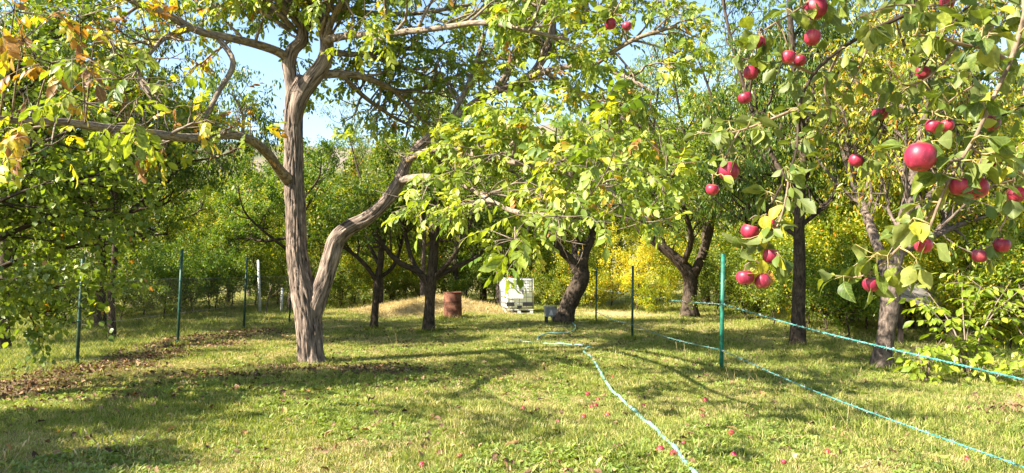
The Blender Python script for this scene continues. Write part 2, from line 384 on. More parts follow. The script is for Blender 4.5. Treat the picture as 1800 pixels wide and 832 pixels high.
def px_line(pts, Y=None):
    """[(px, py, r_px[, Y])...] -> points, radii in metres"""
    P = []; R = []
    for q in pts:
        d = q[3] if len(q) > 3 else Y
        P.append(at(q[0], q[1], d)); R.append(q[2] * d / FPX)
    return np.array(P), np.array(R)
def visible(pos, m=40):
    u = pos[:, 0]; dyv = pos[:, 1] * CP + (pos[:, 2] - CAM_H) * SP; dzv = -pos[:, 1] * SP + (pos[:, 2] - CAM_H) * CP
    px = 900 + FPX * u / dyv; py = 416 - FPX * dzv / dyv
    return (px > -m) & (px < 1800 + m) & (py > -m) & (py < 832 + m), dyv, px, py

# ------------------------------------------------------------------ ground
def axis_pts(fine_a, fine_b, step, lo, hi):
    f = np.arange(fine_a, fine_b + 1e-6, step); k = 1.16
    up_ = [fine_b]; s = step
    while up_[-1] < hi: s *= k; up_.append(min(up_[-1] + s, hi))
    dn = [fine_a]; s = step
    while dn[-1] > lo: s *= k; dn.append(max(dn[-1] - s, lo))
    return np.concatenate([dn[:0:-1], f, up_[1:]])
gx = axis_pts(-14, 14, 0.16, -900, 900); gy = axis_pts(3, 33, 0.16, -60, 900)
GX, GY = np.meshgrid(gx, gy)
def fbm(x, y, s, seed):
    """cheap smooth value noise, 3 octaves"""
    x = np.asarray(x, float); y = np.asarray(y, float); tot = 0; amp = 1; nsum = 0
    for o in range(3):
        u = x * s + 31.7 * o + seed; v = y * s - 17.3 * o + seed * 1.7
        iu = np.floor(u); iv = np.floor(v); fu = u - iu; fv = v - iv
        fu = fu * fu * (3 - 2 * fu); fv = fv * fv * (3 - 2 * fv)
        def h(a, b):
            q = np.sin(a * 127.1 + b * 311.7 + seed * 3.3) * 43758.5453; return q - np.floor(q)
        val = (h(iu, iv) * (1 - fu) + h(iu + 1, iv) * fu) * (1 - fv) + (h(iu, iv + 1) * (1 - fu) + h(iu + 1, iv + 1) * fu) * fv
        tot = tot + amp * val; nsum += amp; amp *= 0.5; s *= 2.1
    return tot / nsum
def fence_x(y): return -7.3 + 0.025 * (y - 12)
def litter_mask(x, y):
    """bare strip with dead leaves under the wire fence, scuffed soil by the big walnut, bare patch right of the wire"""
    e = (fbm(x, y, 1.1, 3) - 0.5)
    near = sstep(26, 14, y)
    c = fence_x(y) + 0.45
    strip = sstep(1.3, 0.35, np.abs(x - c) + 1.6 * e) * sstep(4.0, 6.5, y) * near
    w1 = sstep(1.05, 0.4, np.hypot((x + 2.2) / 2.0, (y - 11.9) / 0.75) + 1.2 * e)
    w2 = 0.9 * sstep(1.05, 0.35, np.hypot((x + 4.2) / 2.0, (y - 10.9) / 0.65) + 1.2 * e)
    w3 = 0.8 * sstep(1.0, 0.2, np.hypot((x - 5.6) / 0.9, (y - 8.6) / 0.5) + 1.2 * e)
    w4 = 0.55 * sstep(1.0, 0.2, np.hypot((x + 4.6) / 2.0, (y - 9.0) / 0.45) + 1.3 * e)
    return np.clip(np.maximum.reduce([strip, w1, w2, w3, w4]), 0, 1)
def straw_mask(x, y):
    e = (fbm(x, y, 0.8, 8) - 0.5)
    return np.clip(sstep(1.0, 0.55, np.hypot((x + 2.9) / 2.9, (y - 27.0) / 2.9) + 0.9 * e) + 0.7 * sstep(1.0, 0.4, np.hypot((x - 3.6) / 2.6, (y - 26.5) / 2.4) + 0.9 * e), 0, 1)
Vg = np.stack([GX, GY, gz(GX, GY)], -1).reshape(-1, 3)
nx_, ny_ = len(gx), len(gy)
i0 = (np.arange(ny_ - 1)[:, None] * nx_ + np.arange(nx_ - 1)[None]).ravel()
Fg = np.stack([i0, i0 + 1, i0 + 1 + nx_, i0 + nx_], 1)
mg, N, L = newmat('meadow_ground')
tc = N.new('ShaderNodeTexCoord')
n1 = N.new('ShaderNodeTexNoise'); n1.inputs['Scale'].default_value = 1.1; n1.inputs['Detail'].default_value = 8; n1.inputs['Roughness'].default_value = 0.7; L.new(tc.outputs['Object'], n1.inputs['Vector'])
n2 = N.new('ShaderNodeTexNoise'); n2.inputs['Scale'].default_value = 38; n2.inputs['Detail'].default_value = 6; L.new(tc.outputs['Object'], n2.inputs['Vector'])
c = ramp_out(N, L, n1.outputs[0], [(0.35, (0.15, 0.17, 0.045)), (0.5, (0.25, 0.24, 0.08)), (0.65, (0.34, 0.27, 0.13))])
c = mixc(N, L, 'MULTIPLY', 0.9, c, ramp_out(N, L, n2.outputs[0], [(0.3, (0.45, 0.45, 0.4)), (0.7, (1.3, 1.25, 1.1))]))
def attr(nm):
    a = N.new('ShaderNodeAttribute'); a.attribute_name = nm; return a.outputs['Fac']
soil = ramp_out(N, L, n2.outputs[0], [(0.3, (0.06, 0.038, 0.026)), (0.7, (0.19, 0.12, 0.08))])
straw = ramp_out(N, L, n2.outputs[0], [(0.3, (0.30, 0.22, 0.11)), (0.7, (0.58, 0.46, 0.28))])
n4 = N.new('ShaderNodeTexNoise'); n4.inputs['Scale'].default_value = 0.02; n4.inputs['Detail'].default_value = 6; L.new(tc.outputs['Object'], n4.inputs['Vector'])
hill = ramp_out(N, L, n4.outputs[0], [(0.42, (0.10, 0.11, 0.06)), (0.5, (0.17, 0.14, 0.10)), (0.7, (0.21, 0.175, 0.13))])
c = mixc(N, L, 'MIX', attr('litter'), c, soil); c = mixc(N, L, 'MIX', attr('straw'), c, straw); c = mixc(N, L, 'MIX', attr('hill'), c, hill)
b = N.new('ShaderNodeBump'); b.inputs['Strength'].default_value = 0.8; b.inputs['Distance'].default_value = 0.03; L.new(n2.outputs[0], b.inputs['Height'])
p = N.new('ShaderNodeBsdfPrincipled'); L.new(c, p.inputs['Base Color']); p.inputs['Roughness'].default_value = 0.95; p.inputs['Specular IOR Level'].default_value = 0.1
L.new(b.outputs[0], p.inputs['Normal']); out(N, L, p.outputs[0])
ground = ob('ground', mk('ground', Vg, Fg, mg, attrs={'litter': litter_mask(GX, GY).ravel(), 'straw': straw_mask(GX, GY).ravel(), 'hill': sstep(100, 190, GY).ravel()}), kind='structure')

# ------------------------------------------------------------------ instanced stuff (grass, litter)
def stuff(name, protos, pos, rot, scl, idx, **props):
    """one object whose points each carry one of the small prototype meshes"""
    me = bpy.data.meshes.new(name); me.vertices.add(len(pos)); me.vertices.foreach_set('co', np.ascontiguousarray(pos, np.float32).ravel())
    a = me.attributes.new('rot', 'FLOAT_VECTOR', 'POINT'); a.data.foreach_set('vector', np.ascontiguousarray(rot, np.float32).ravel())
    a = me.attributes.new('scl', 'FLOAT', 'POINT'); a.data.foreach_set('value', np.ascontiguousarray(scl, np.float32))
    a = me.attributes.new('idx', 'INT', 'POINT'); a.data.foreach_set('value', np.ascontiguousarray(idx, np.int32))
    src = bpy.data.collections.new(name + '_shapes')
    for i, pm in enumerate(protos): src.objects.link(bpy.data.objects.new('%s_shape_%02d' % (name, i), pm))
    o = ob(name, me, kind='stuff', **props)
    ng = bpy.data.node_groups.new(name, 'GeometryNodeTree'); ng.is_modifier = True
    ng.interface.new_socket('Geometry', in_out='INPUT', socket_type='NodeSocketGeometry'); ng.interface.new_socket('Geometry', in_out='OUTPUT', socket_type='NodeSocketGeometry')
    n_ = ng.nodes; l_ = ng.links
    gi = n_.new('NodeGroupInput'); go = n_.new('NodeGroupOutput'); ci = n_.new('GeometryNodeCollectionInfo')
    ci.inputs['Collection'].default_value = src; ci.inputs['Separate Children'].default_value = True; ci.inputs['Reset Children'].default_value = True
    ip = n_.new('GeometryNodeInstanceOnPoints'); ip.inputs['Pick Instance'].default_value = True
    for nm, ty, sock in (('rot', 'FLOAT_VECTOR', 'Rotation'), ('scl', 'FLOAT', 'Scale'), ('idx', 'INT', 'Instance Index')):
        na = n_.new('GeometryNodeInputNamedAttribute'); na.data_type = ty; na.inputs['Name'].default_value = nm
        l_.new(na.outputs['Attribute'], ip.inputs[sock])
    l_.new(gi.outputs[0], ip.inputs['Points']); l_.new(ci.outputs[0], ip.inputs['Instance']); l_.new(ip.outputs[0], go.inputs[0])
    md = o.modifiers.new('scatter', 'NODES'); md.node_group = ng
    return o
GREENS = [(0.0, (0.06, 0.09, 0.016)), (0.4, (0.18, 0.235, 0.032)), (0.7, (0.29, 0.32, 0.06)), (0.88, (0.42, 0.37, 0.13)), (1.0, (0.50, 0.40, 0.20))]
M['grass'] = leaf_mat('grass', GREENS, 'inst', transl=0.35, rough=0.55, spec=0.3, twarm=(1, 0.95, 0.4))
M['weed'] = leaf_mat('weed', [(0.0, (0.11, 0.17, 0.03)), (0.6, (0.21, 0.28, 0.05)), (1.0, (0.32, 0.36, 0.09))], 'inst', transl=0.35, rough=0.5)
M['drygrass'] = leaf_mat('dry_grass', [(0.0, (0.28, 0.21, 0.09)), (0.6, (0.45, 0.36, 0.17)), (1.0, (0.55, 0.46, 0.26))], 'inst', transl=0.25, rough=0.7, spec=0.2, twarm=(1, 0.85, 0.5))
def tuft(seed, n, h, spread, wd, lean, mat):
    r = np.random.default_rng(seed); V = []; F3 = []
    for i in range(n):
        a = r.uniform(0, 6.283); d = np.array((math.cos(a), math.sin(a), 0)); s = np.array((-d[1], d[0], 0))
        a2 = r.uniform(0, 6.283); s = np.array((math.cos(a2), math.sin(a2), 0))
        p = d * spread * math.sqrt(r.random()); hh = h * r.uniform(0.45, 1.15); ln = lean * r.uniform(0.2, 1.3) * hh; wv = wd * r.uniform(0.7, 1.3)
        k = len(V)
        for t, ww in ((0, 0.8), (0.5, 1.0)):
            q = p + d * ln * t * t + np.array((0, 0, hh * t - 0.004)); V += [q - s * wv * ww / 2, q + s * wv * ww / 2]
        V.append(p + d * ln + np.array((0, 0, hh * (1 - 0.3 * min(lean, 1)))))
        F3 += [(k, k + 1, k + 3), (k, k + 3, k + 2), (k + 2, k + 3, k + 4)]
    return mk('tuft', np.array(V), np.array(F3), mat)
def rosette(seed, n, ln, mat):
    r = np.random.default_rng(seed); a = np.sort(r.uniform(0, 6.283, n))
    ax = np.stack([np.cos(a), np.sin(a), r.uniform(0.1, 0.8, n)], 1)
    V, F, rn, lu = scatter(MI_V, MI_F, np.stack([np.cos(a) * 0.01, np.sin(a) * 0.01, np.full(n, 0.012)], 1), ax, np.tile((0, 0, 1.0), (n, 1)), ln * r.uniform(0.6, 1.1, n), np.zeros(n), 0.8)
    return mk('rosette', V, F, mat)
gprot = [tuft(1, 20, 0.045, 0.10, 0.0042, 1.1, M['grass']), tuft(2, 22, 0.034, 0.11, 0.0042, 1.5, M['grass']), tuft(3, 16, 0.06, 0.08, 0.0045, 0.9, M['grass']),
         tuft(4, 20, 0.032, 0.11, 0.004, 1.8, M['drygrass']), rosette(5, 8, 0.055, M['weed']), rosette(6, 11, 0.04, M['weed']),
         tuft(7, 18, 0.11, 0.09, 0.005, 0.7, M['grass'])]
def field(n, x0, x1, y0, y1, fov=True, m=1.5):
    """random points over the lawn, denser near, only where the place is seen from about here"""
    out_ = []
    while sum(len(a) for a in out_) < n:
        y = RNG.uniform(y0, y1, n * 2); x = RNG.uniform(x0, x1, n * 2)
        ok = np.abs(x) < 0.72 * y + m + 0.8
        out_.append(np.stack([x[ok], y[ok]], 1))
    return np.vstack(out_)[:n]
pts = np.vstack([field(46000, -10, 10, 4.3, 9), field(52000, -13, 13, 9, 16), field(42000, -20, 20, 16, 31), field(9000, -34, 34, 31, 48)])
STEMS = [(-3.47, 12.76, 0.3), (-2.16, 19.1, 0.18), (-3.74, 20.0, 0.15), (1.5, 21.7, 0.28), (5.9, 15.3, 0.2), (6.13, 12.3, 0.24), (3.16, 11.25, 0.1), (2.73, 16.9, 0.1), (2.45, 21.7, 0.1), (-7.28, 12.45, 0.1), (-7.02, 15.6, 0.1), (-7.08, 19.6, 0.1), (-1.92, 24.2, 0.33)]
ring = []
for (x, y, r) in STEMS:
    k = int(40 + 180 * r); a = RNG.uniform(0, 6.283, k); d = r * RNG.uniform(0.85, 1.5, k); ring.append(np.stack([x + np.cos(a) * d, y + np.sin(a) * d], 1))
ring = np.vstack(ring); nring = len(ring); pts = np.vstack([pts, ring])
lm = litter_mask(pts[:, 0], pts[:, 1]); lm[-nring:] = 0; st = straw_mask(pts[:, 0], pts[:, 1])
isr = np.arange(len(pts)) >= len(pts) - nring
keep = RNG.random(len(pts)) > np.maximum(lm * 0.72, st * 0.75); pts = pts[keep]; st = st[keep]; isr = isr[keep]
n = len(pts); u = RNG.random(n); dry = fbm(pts[:, 0], pts[:, 1], 0.55, 5); weed = fbm(pts[:, 0], pts[:, 1], 0.9, 12)
idx = np.where(u < 0.35, 0, np.where(u < 0.7, 1, 2))
idx = np.where(RNG.random(n) < np.clip((dry - 0.39) * 1.9, 0.07, 0.6) + st * 0.6, 3, idx)
wsel = RNG.random(n) < np.clip((weed - 0.47) * 1.8, 0, 0.35) * (pts[:, 1] < 15); idx = np.where(wsel, np.where(RNG.random(n) < 0.5, 4, 5), idx)
tall = (pts[:, 0] < fence_x(pts[:, 1]) - 0.6) | (pts[:, 1] > 29) | (pts[:, 0] > 3.2 + 0.06 * np.abs(pts[:, 1] - 8)) & (RNG.random(n) < 0.18)
idx = np.where(tall & (RNG.random(n) < 0.6), 6, idx); clump = fbm(pts[:, 0], pts[:, 1], 1.3, 44); csel = (clump > 0.62) & (RNG.random(n) < 0.3); idx = np.where(csel & (idx < 3), np.where(RNG.random(n) < 0.2, 6, 2), idx); idx = np.where(isr, np.where(RNG.random(n) < 0.5, 6, 2), idx)
scl = RNG.uniform(0.7, 1.35, n) * (1 + 0.025 * np.clip(pts[:, 1] - 9, 0, 25)) * (0.75 + 0.6 * fbm(pts[:, 0], pts[:, 1], 0.8, 21))
rot = np.stack([RNG.normal(0, 0.12, n), RNG.normal(0, 0.12, n), RNG.uniform(0, 6.283, n)], 1)
stuff('grass', gprot, np.column_stack([pts, gz(pts[:, 0], pts[:, 1])]), rot, scl, idx, label='short sunlit yellow-green meadow grass with weeds', category='grass')
# dead leaves
lprot = []
for s in range(5):
    V, F = leaf_hi(0.25, 0.45, 0.5 + 0.2 * (s % 3), 0.5 + 0.35 * (s % 2), 0.05, 40 + s, ns=4)
    V[:, 1] -= 0.5; lprot.append(mk('dead', V, F, M['litter']))
cand = np.vstack([field(52000, -10, 8, 4.5, 20), field(6000, -12, 12, 20, 32)])
lmk = np.maximum(litter_mask(cand[:, 0], cand[:, 1]) * 0.8, 0.045 + 0.2 * sstep(0.48, 0.72, fbm(cand[:, 0], cand[:, 1], 0.5, 33)) * (cand[:, 0] < 1.5))
cand = cand[RNG.random(len(cand)) < lmk]; n = len(cand)
stuff('leaf_litter', lprot, np.column_stack([cand, gz(cand[:, 0], cand[:, 1]) + RNG.uniform(0.015, 0.05, n)]),
      np.stack([RNG.normal(0, 0.45, n), RNG.normal(0, 0.45, n), RNG.uniform(0, 6.28, n)], 1), RNG.uniform(0.05, 0.11, n), RNG.integers(0, 5, n),
      label='brown dead walnut leaves strewn under the wire fence', category='leaf litter')
# straw on the mound
cand = field(5200, -7, 1, 24.3, 30.5); sm = straw_mask(cand[:, 0], cand[:, 1]); cand = cand[RNG.random(len(cand)) < sm]; n = len(cand)
sprot = [tuft(50 + i, 16, 0.10, 0.16, 0.008, 1.7, M['drygrass']) for i in range(3)]
stuff('straw', sprot, np.column_stack([cand, gz(cand[:, 0], cand[:, 1])]), np.stack([RNG.normal(0, 0.3, n), RNG.normal(0, 0.3, n), RNG.uniform(0, 6.28, n)], 1), RNG.uniform(0.8, 1.5, n), RNG.integers(0, 3, n),
      label='pale dry straw covering the low earth mound', category='straw')

# ------------------------------------------------------------------ the big forked walnut
TY = 12.76
wbase = at(546, 640, TY); wbase[2] = 0
walnut = thing('walnut_tree', 'big forked walnut tree with furrowed grey bark and yellowing leaves', 'tree', tuple(wbase))
def rel(P, base): return np.asarray(P) - np.asarray(base)
limbs = []          # (points, radii) in world space, for growth
def add_limb(root, base, pts, Y, n, sides, mat, fiss=0.0, name='limb', store=None, fk=3.0, seed=0):
    P, R = px_line(pts, Y); P, R = cr(P, n, R)
    mb = MB(); mb.tube(rel(P, base), R, sides, fiss, seed=seed, fk=fk); ob(name, mb.mesh(name, mat), root)
    if store is not None: store.append((P, R))
    return P, R
add_limb(walnut, wbase, [(550, 650, 34), (548, 638, 26), (546, 615, 22), (542, 565, 22), (536, 525, 23), (528, 485, 20), (522, 440, 18), (520, 380, 17), (517, 320, 16), (516, 260, 15.5), (516, 210, 15.5), (519, 172, 16.5), (525, 148, 11), (529, 132, 5)], TY, 190, 88, M['bark_walnut'], 0.036, 'trunk', None, 4.6, 1)
add_limb(walnut, wbase, [(548, 575, 13), (556, 530, 17), (569, 495, 16), (581, 455, 15), (591, 422, 15), (611, 402, 13.5), (645, 384, 12), (675, 358, 11.5), (695, 330, 11), (706, 308, 10), (718, 280, 8.5), (745, 250, 8), (790, 218, 7.5), (832, 184, 7.5), (872, 160, 7), (915, 146, 6.5), (945, 118, 6.5), (968, 75, 5), (975, 20, 4), (985, -40, 3)], TY, 150, 56, M['bark_walnut'], 0.022, 'limb', limbs, 3.0, 5)
LM = M['bark_limb']
add_limb(walnut, wbase, [(517, 210, 8), (515, 178, 11), (511, 140, 11.5), (508, 110, 12), (515, 88, 11), (530, 72, 11), (532, 50, 8), (522, 25, 7), (505, -5, 6), (480, -60, 4)], TY, 40, 20, M['bark_walnut'], 0.012, 'limb', limbs)
add_limb(walnut, wbase, [(517, 225, 5), (520, 200, 10.5), (527, 172, 14.5), (545, 143, 15.5), (562, 122, 14), (573, 100, 13), (574, 75, 12), (568, 45, 11), (556, 20, 10), (545, -10, 9), (535, -70, 6)], TY - .1, 40, 24, M['bark_walnut'], 0.015, 'limb', limbs)
add_limb(walnut, wbase, [(572, 75, 7, 12.6), (582, 40, 6, 12.3), (600, 5, 5, 11.9), (630, -50, 4, 11.2)], TY, 16, 12, LM, 0, 'limb', limbs)
add_limb(walnut, wbase, [(510, 108, 9, 12.8), (490, 92, 8, 12.6), (450, 78, 7.5, 12.2), (400, 66, 7, 11.6), (350, 55, 7, 11.2), (290, 25, 7, 10.8), (235, 2, 7, 10.5), (180, -30, 5, 10.0)], TY, 36, 14, LM, 0, 'limb', limbs)
add_limb(walnut, wbase, [(560, 132, 8, 12.7), (590, 130, 7.5, 12.9), (625, 132, 6.5, 13.1), (660, 143, 6, 13.4), (695, 162, 4.5, 13.8), (720, 190, 3, 14.0), (745, 215, 2, 14.2)], TY, 26, 10, LM, 0, 'limb', limbs)
add_limb(walnut, wbase, [(508, 318, 11, 12.7), (492, 300, 9, 12.3), (470, 270, 8.5, 11.6), (440, 246, 8, 10.9), (400, 237, 8, 10.2), (340, 243, 8, 9.4), (270, 236, 8, 8.6), (190, 226, 8, 7.9), (100, 214, 7, 7.3), (20, 212, 6, 6.9), (-60, 200, 5, 6.6)], TY, 60, 16, LM, 0.004, 'limb', limbs)
add_limb(walnut, wbase, [(697, 324, 5, 12.76), (710, 317, 7.5, 12.65), (728, 314, 7.5, 12.4), (748, 312, 7, 12.0), (775, 315, 5, 11.2), (815, 325, 4.5, 10.2), (860, 352, 4.5, 9.2), (905, 372, 4.5, 8.3), (960, 378, 4, 7.4), (1010, 365, 3, 7.0)], TY, 40, 12, LM, 0, 'limb', limbs)
add_limb(walnut, wbase, [(716, 284, 5, 12.76), (735, 272, 6, 12.3), (775, 262, 5.5, 11.4), (830, 272, 6, 10.4), (900, 285, 5.5, 9.5), (980, 300, 5, 9.0), (1060, 330, 4.5, 8.8), (1120, 370, 4, 8.6), (1150, 400, 3, 8.5)], TY, 36, 12, LM, 0, 'limb', limbs)
add_limb(walnut, wbase, [(573, 70, 8, 12.6), (620, 62, 6, 11.6), (690, 58, 6, 10.8), (770, 50, 5, 10.2), (850, 40, 5, 9.8), (930, 55, 4, 9.4), (1000, 70, 3, 9.2)], TY, 36, 12, LM, 0, 'limb', limbs)
add_limb(walnut, wbase, [(900, 150, 6, 12.7), (970, 122, 5, 12.0), (1040, 118, 5, 11.4), (1100, 135, 4, 11.0), (1150, 165, 3, 10.6)], TY, 26, 10, LM, 0, 'limb', limbs)
add_limb(walnut, wbase, [(380, 62, 5, 11.5), (410, 110, 5, 11.3), (385, 160, 4.5, 11.1), (365, 200, 4, 11.0), (350, 232, 3, 11.0)], TY, 16, 8, LM, 0, 'limb', None)
add_limb(walnut, wbase, [(330, 45, 4, 11.0), (280, 75, 4, 10.4), (245, 130, 4, 9.8), (270, 180, 3, 9.6)], TY, 16, 8, LM, 0, 'limb', limbs)
NMAIN = len(limbs)
for q in ([(575, 92, 6, 12.7), (640, 96, 5, 13.4), (710, 86, 4, 14.1), (785, 92, 3, 14.8)], [(640, 96, 4, 13.4), (690, 112, 4, 14), (750, 135, 3, 14.8), (800, 150, 2.5, 15.4)], [(690, 160, 4, 13.8), (735, 158, 4, 14.2), (800, 135, 3, 14.8), (860, 105, 2.5, 15.2)],
          [(560, 10, 7, 12.6), (640, 22, 5, 13.2), (730, 24, 4, 13.8), (830, 8, 3, 14.4)], [(870, 160, 6, 12.7), (900, 112, 5, 13.4), (920, 50, 4, 14), (930, -20, 3, 14.6)], [(1040, 118, 4, 11.4), (1110, 72, 4, 11), (1190, 45, 3, 10.6)], [(945, 118, 5, 12.7), (1040, 178, 4, 12.5), (1130, 225, 3, 12.1)],
          [(600, 130, 5, 12.9), (640, 170, 4, 13.6), (690, 205, 3, 14.2), (730, 225, 2, 14.8)], [(520, 30, 6, 12.7), (470, 20, 5, 13.2), (400, 10, 4, 13.8), (330, 20, 3, 14.2)], [(968, 75, 5, 12.7), (1030, 40, 4, 13), (1100, 20, 3, 13.4)], [(790, 218, 5, 12.8), (830, 130, 4, 13.6), (850, 60, 3, 14.2)]):
    add_limb(walnut, wbase, q, TY, 20, 8, LM, 0, 'limb', limbs)
rng = np.random.default_rng(21)
tw = MB(); tips = []
gen_spec = [dict(n=12, t0=0.25, L=(0.8, 1.7), ang=(30, 75), rmax=0.03, up=0.02, wob=0.2, sides=5, seg=7, upside=0.5), dict(n=5, t0=0.3, L=(0.3, 0.75), ang=(30, 70), sides=4, up=0.0, wob=0.2, rmax=0.012)]
for k, (P, R) in enumerate(limbs):
    sp = [dict(d) for d in gen_spec]
    if k == 0: sp[0].update(n=12, t0=0.58)
    if k in (1, 2): sp[0].update(t0=0.45)
    if k == 4: sp[0].update(n=10, t0=0.15)        # bare lichened branch at upper left: few leaves
    if k == 6: sp[0].update(n=10, t0=0.3, L=(0.35, 0.9))
    if k in (7, 8): sp[0].update(n=13, t0=0.28, L=(0.6, 1.5), upside=0.35)
    if k == 9: sp[0].update(n=11, t0=0.3)
    if k == 10: sp[0].update(n=9, t0=0.2)
    if k >= NMAIN: sp[0].update(n=11, t0=0.15, L=(0.6, 1.4)); sp[1].update(n=5)
    tk = []; grow(tw, P, R, rng, sp, 0, tk); tips.append(tk)
# above the frame the crown closes over the lawn
for (x, y, z, X2, Y2, Z2) in [(-3.4, 12.6, 5.4, -1.5, 10.5, 8.0), (-3.6, 12.9, 5.6, -5.5, 11.0, 8.2), (-3.5, 13, 5.6, -2.0, 15.2, 8.4), (-3.5, 12.8, 5.6, -4.4, 14.5, 8.8), (0.0, 12.7, 5.4, 1.8, 12.0, 7.4), (0.2, 12.7, 5.4, 0.6, 14.5, 7.2), (-3.6, 12.8, 5.6, -6.5, 12, 7.9), (-3.6, 12.9, 5.6, -8.0, 13.2, 7.9), (-3.6, 12.9, 5.6, -7.0, 14.8, 8.2), (-3.6, 12.7, 5.6, -5.5, 11.2, 8.4), (-3.6, 13, 5.6, -5.5, 15.8, 8.0)]:
    P, R = cr([(x, y, z), ((x + X2) / 2, (y + Y2) / 2, (z + Z2) / 2 + 0.3), (X2, Y2, Z2)], 14, [0.04, 0.034, 0.015])
    tw.tube(P[1:], R[1:], 7); tk = []; grow(tw, P, R, rng, [dict(gen_spec[0], n=13, t0=0.2, L=(0.9, 2.0)), gen_spec[1]], 0, tk); tips.append(tk)
SITES = []
for k, tk in enumerate(tips):
    per = {4: 1.2, 6: 1.6, 11: 0.8, 3: 3.2, 5: 3.6, 7: 6.5, 8: 6.5, 9: 6.0, 10: 6.0, 0: 5.8}.get(k, 5.0 if k < NMAIN else ((1.5 if k - NMAIN in (0, 1, 2, 7) else 2.6) if k < len(limbs) else 6.5))
    if not tk: continue
    p_, a_, h_ = leaf_sites(tk, rng, per, 0.02, 0.25, 0.35, 0.35)
    base_r = {4: 0.72, 6: 0.66, 11: 0.84, 7: 0.42, 8: 0.42, 9: 0.40, 10: 0.42}.get(k, 0.40)
    r_ = np.clip(rng.normal(base_r, 0.20, len(p_)), 0, 1)
    SITES.append((p_, a_, h_, r_))
# named sprays of large near leaflets
def spray(px, py, Y, n, rpx, r0, seed, root_px=None):
    r = np.random.default_rng(seed); c = at(px, py, Y)
    p = c + r.normal(0, rpx * Y / FPX, (n, 3)) * np.array((1, 1.2, 0.6))
    if root_px is not None:
        q = at(*root_px); mid = (q + c) / 2 + np.array((0, 0, 0.05))
        tw.tube(cr([q, mid, c], 8), np.linspace(0.011, 0.005, 8), 5)
        for a in p: tw.tube(cr([c, (a + c) / 2 + r.normal(0, 0.015, 3), a], 4), np.linspace(0.005, 0.0025, 4), 4)
    a = nrm((p - c) * 3 + r.normal(0, 0.5, (n, 3)) + np.array((0, 0, -0.35)))
    SITES.append((p, a, nrm(np.array((0, 0, 1.0)) + r.normal(0, 0.3, (n, 3))), np.clip(r.normal(r0, 0.09, n), 0, 1)))
spray(215, 140, 5.6, 7, 40, 0.36, 101, (230, 228, 8.1)); spray(150, 180, 5.4, 5, 34, 0.42, 102, (120, 216, 7.4)); spray(240, 175, 5.6, 5, 34, 0.38, 103, (260, 236, 8.4))
spray(165, 75, 5.9, 4, 30, 0.5, 104, (150, 218, 7.6)); spray(40, 70, 5.8, 11, 60, 0.93, 105, (20, 212, 6.9)); spray(90, 110, 6.0, 7, 45, 0.94, 106, (60, 213, 7.1))
spray(90, 255, 6.0, 5, 40, 0.78, 107, (100, 214, 7.3)); spray(140, 30, 6.2, 5, 40, 0.72, 108, (150, 218, 7.6)); spray(25, 20, 5.8, 9, 50, 0.92, 109, (0, 211, 6.9))
spray(905, 422, 5.6, 9, 26, 0.42, 110, (905, 402, 8.3)); spray(860, 345, 7.4, 7, 45, 0.45, 111, (840, 368, 9.6)); spray(740, 355, 8.5, 7, 45, 0.5, 112, (760, 318, 11.4)); spray(1020, 385, 6.8, 6, 35, 0.40, 113, (1000, 402, 7.1))
spray(1090, 360, 7.6, 7, 40, 0.40, 114, (1090, 352, 8.7)); spray(950, 330, 7.4, 8, 50, 0.42, 115, (960, 298, 9.1)); spray(700, 270, 9.6, 8, 40, 0.48, 116, (760, 270, 11.7)); spray(800, 300, 8.4, 8, 50, 0.46, 117, (800, 270, 11.0))
spray(360, 210, 10.6, 8, 60, 0.88, 118, (360, 240, 9.7)); spray(440, 190, 11, 6, 50, 0.6, 119, (440, 246, 10.9)); spray(640, 30, 10.6, 7, 50, 0.5, 120, (650, 60, 11.2)); spray(960, 140, 9.5, 6, 40, 0.6, 121, (950, 115, 12.4))
spray(980, 380, 6.4, 6, 40, 0.44, 122, (960, 415, 7.4)); spray(1040, 320, 7.6, 8, 50, 0.42, 123, (1040, 322, 8.9)); spray(1130, 390, 8.0, 6, 40, 0.42, 124, (1130, 380, 8.6)); spray(880, 270, 8.2, 8, 50, 0.44, 125, (880, 282, 9.7))
p_ = np.vstack([s[0] for s in SITES]); a_ = np.vstack([s[1] for s in SITES]); h_ = np.vstack([s[2] for s in SITES]); r_ = np.concatenate([s[3] for s in SITES])
_, dp_, px_, py_ = visible(p_, 0)
hem = np.where((px_ > 850) & (px_ < 965), 458, np.where(px_ > 1120, 395, 375)) + rng.normal(0, 14, len(p_)); hem = np.where(px_ < 560, 320, hem)
lx = np.array([575, 592, 645, 706, 745, 790, 832, 872, 915]); ly = np.array([480, 420, 384, 308, 250, 218, 184, 160, 146])
clear = (np.abs(py_ + 12 - np.interp(px_, lx, ly)) < np.where(px_ < 700, 45, 24)) & (px_ > 560) & (px_ < 905) & (dp_ < 12.9) & (rng.random(len(px_)) < 0.88)
kp = (py_ < hem) & ~((px_ > 575) & (px_ < 690) & (py_ > 255)) & ~clear & ~((px_ > 470) & (px_ < 560) & (py_ > 130) & (dp_ < 12.8))
p_, a_, h_, r_ = p_[kp], a_[kp], h_[kp], r_[kp]
P7, A7, H7, S7, own = compound(p_, a_, h_, rng, 0.25, 0.104)
R7 = np.clip(r_[own] + rng.normal(0, 0.06, len(own)), 0, 1)
vis, dep, _, _ = visible(P7, 0)
order = np.argsort(np.where(vis, dep, 1e9)); near = order[:300]; rest = order[300:]
V, F, rn, lu = scatter(MI_V, MI_F, P7[rest], A7[rest], H7[rest], S7[rest], R7[rest])
ob('foliage', mk('walnut_foliage', rel(V, wbase), F, M['walnut'], {'rnd': rn}), walnut, kind='stuff')
wl = []
for s in range(6):
    V, F = leaf_hi(0.24, 0.48, 0.25, 0.25 + 0.12 * (s % 3), 0.012, 60 + s); wl.append(mk('leaflet', V, F, M['walnut_leaf'], {'luv': V}))
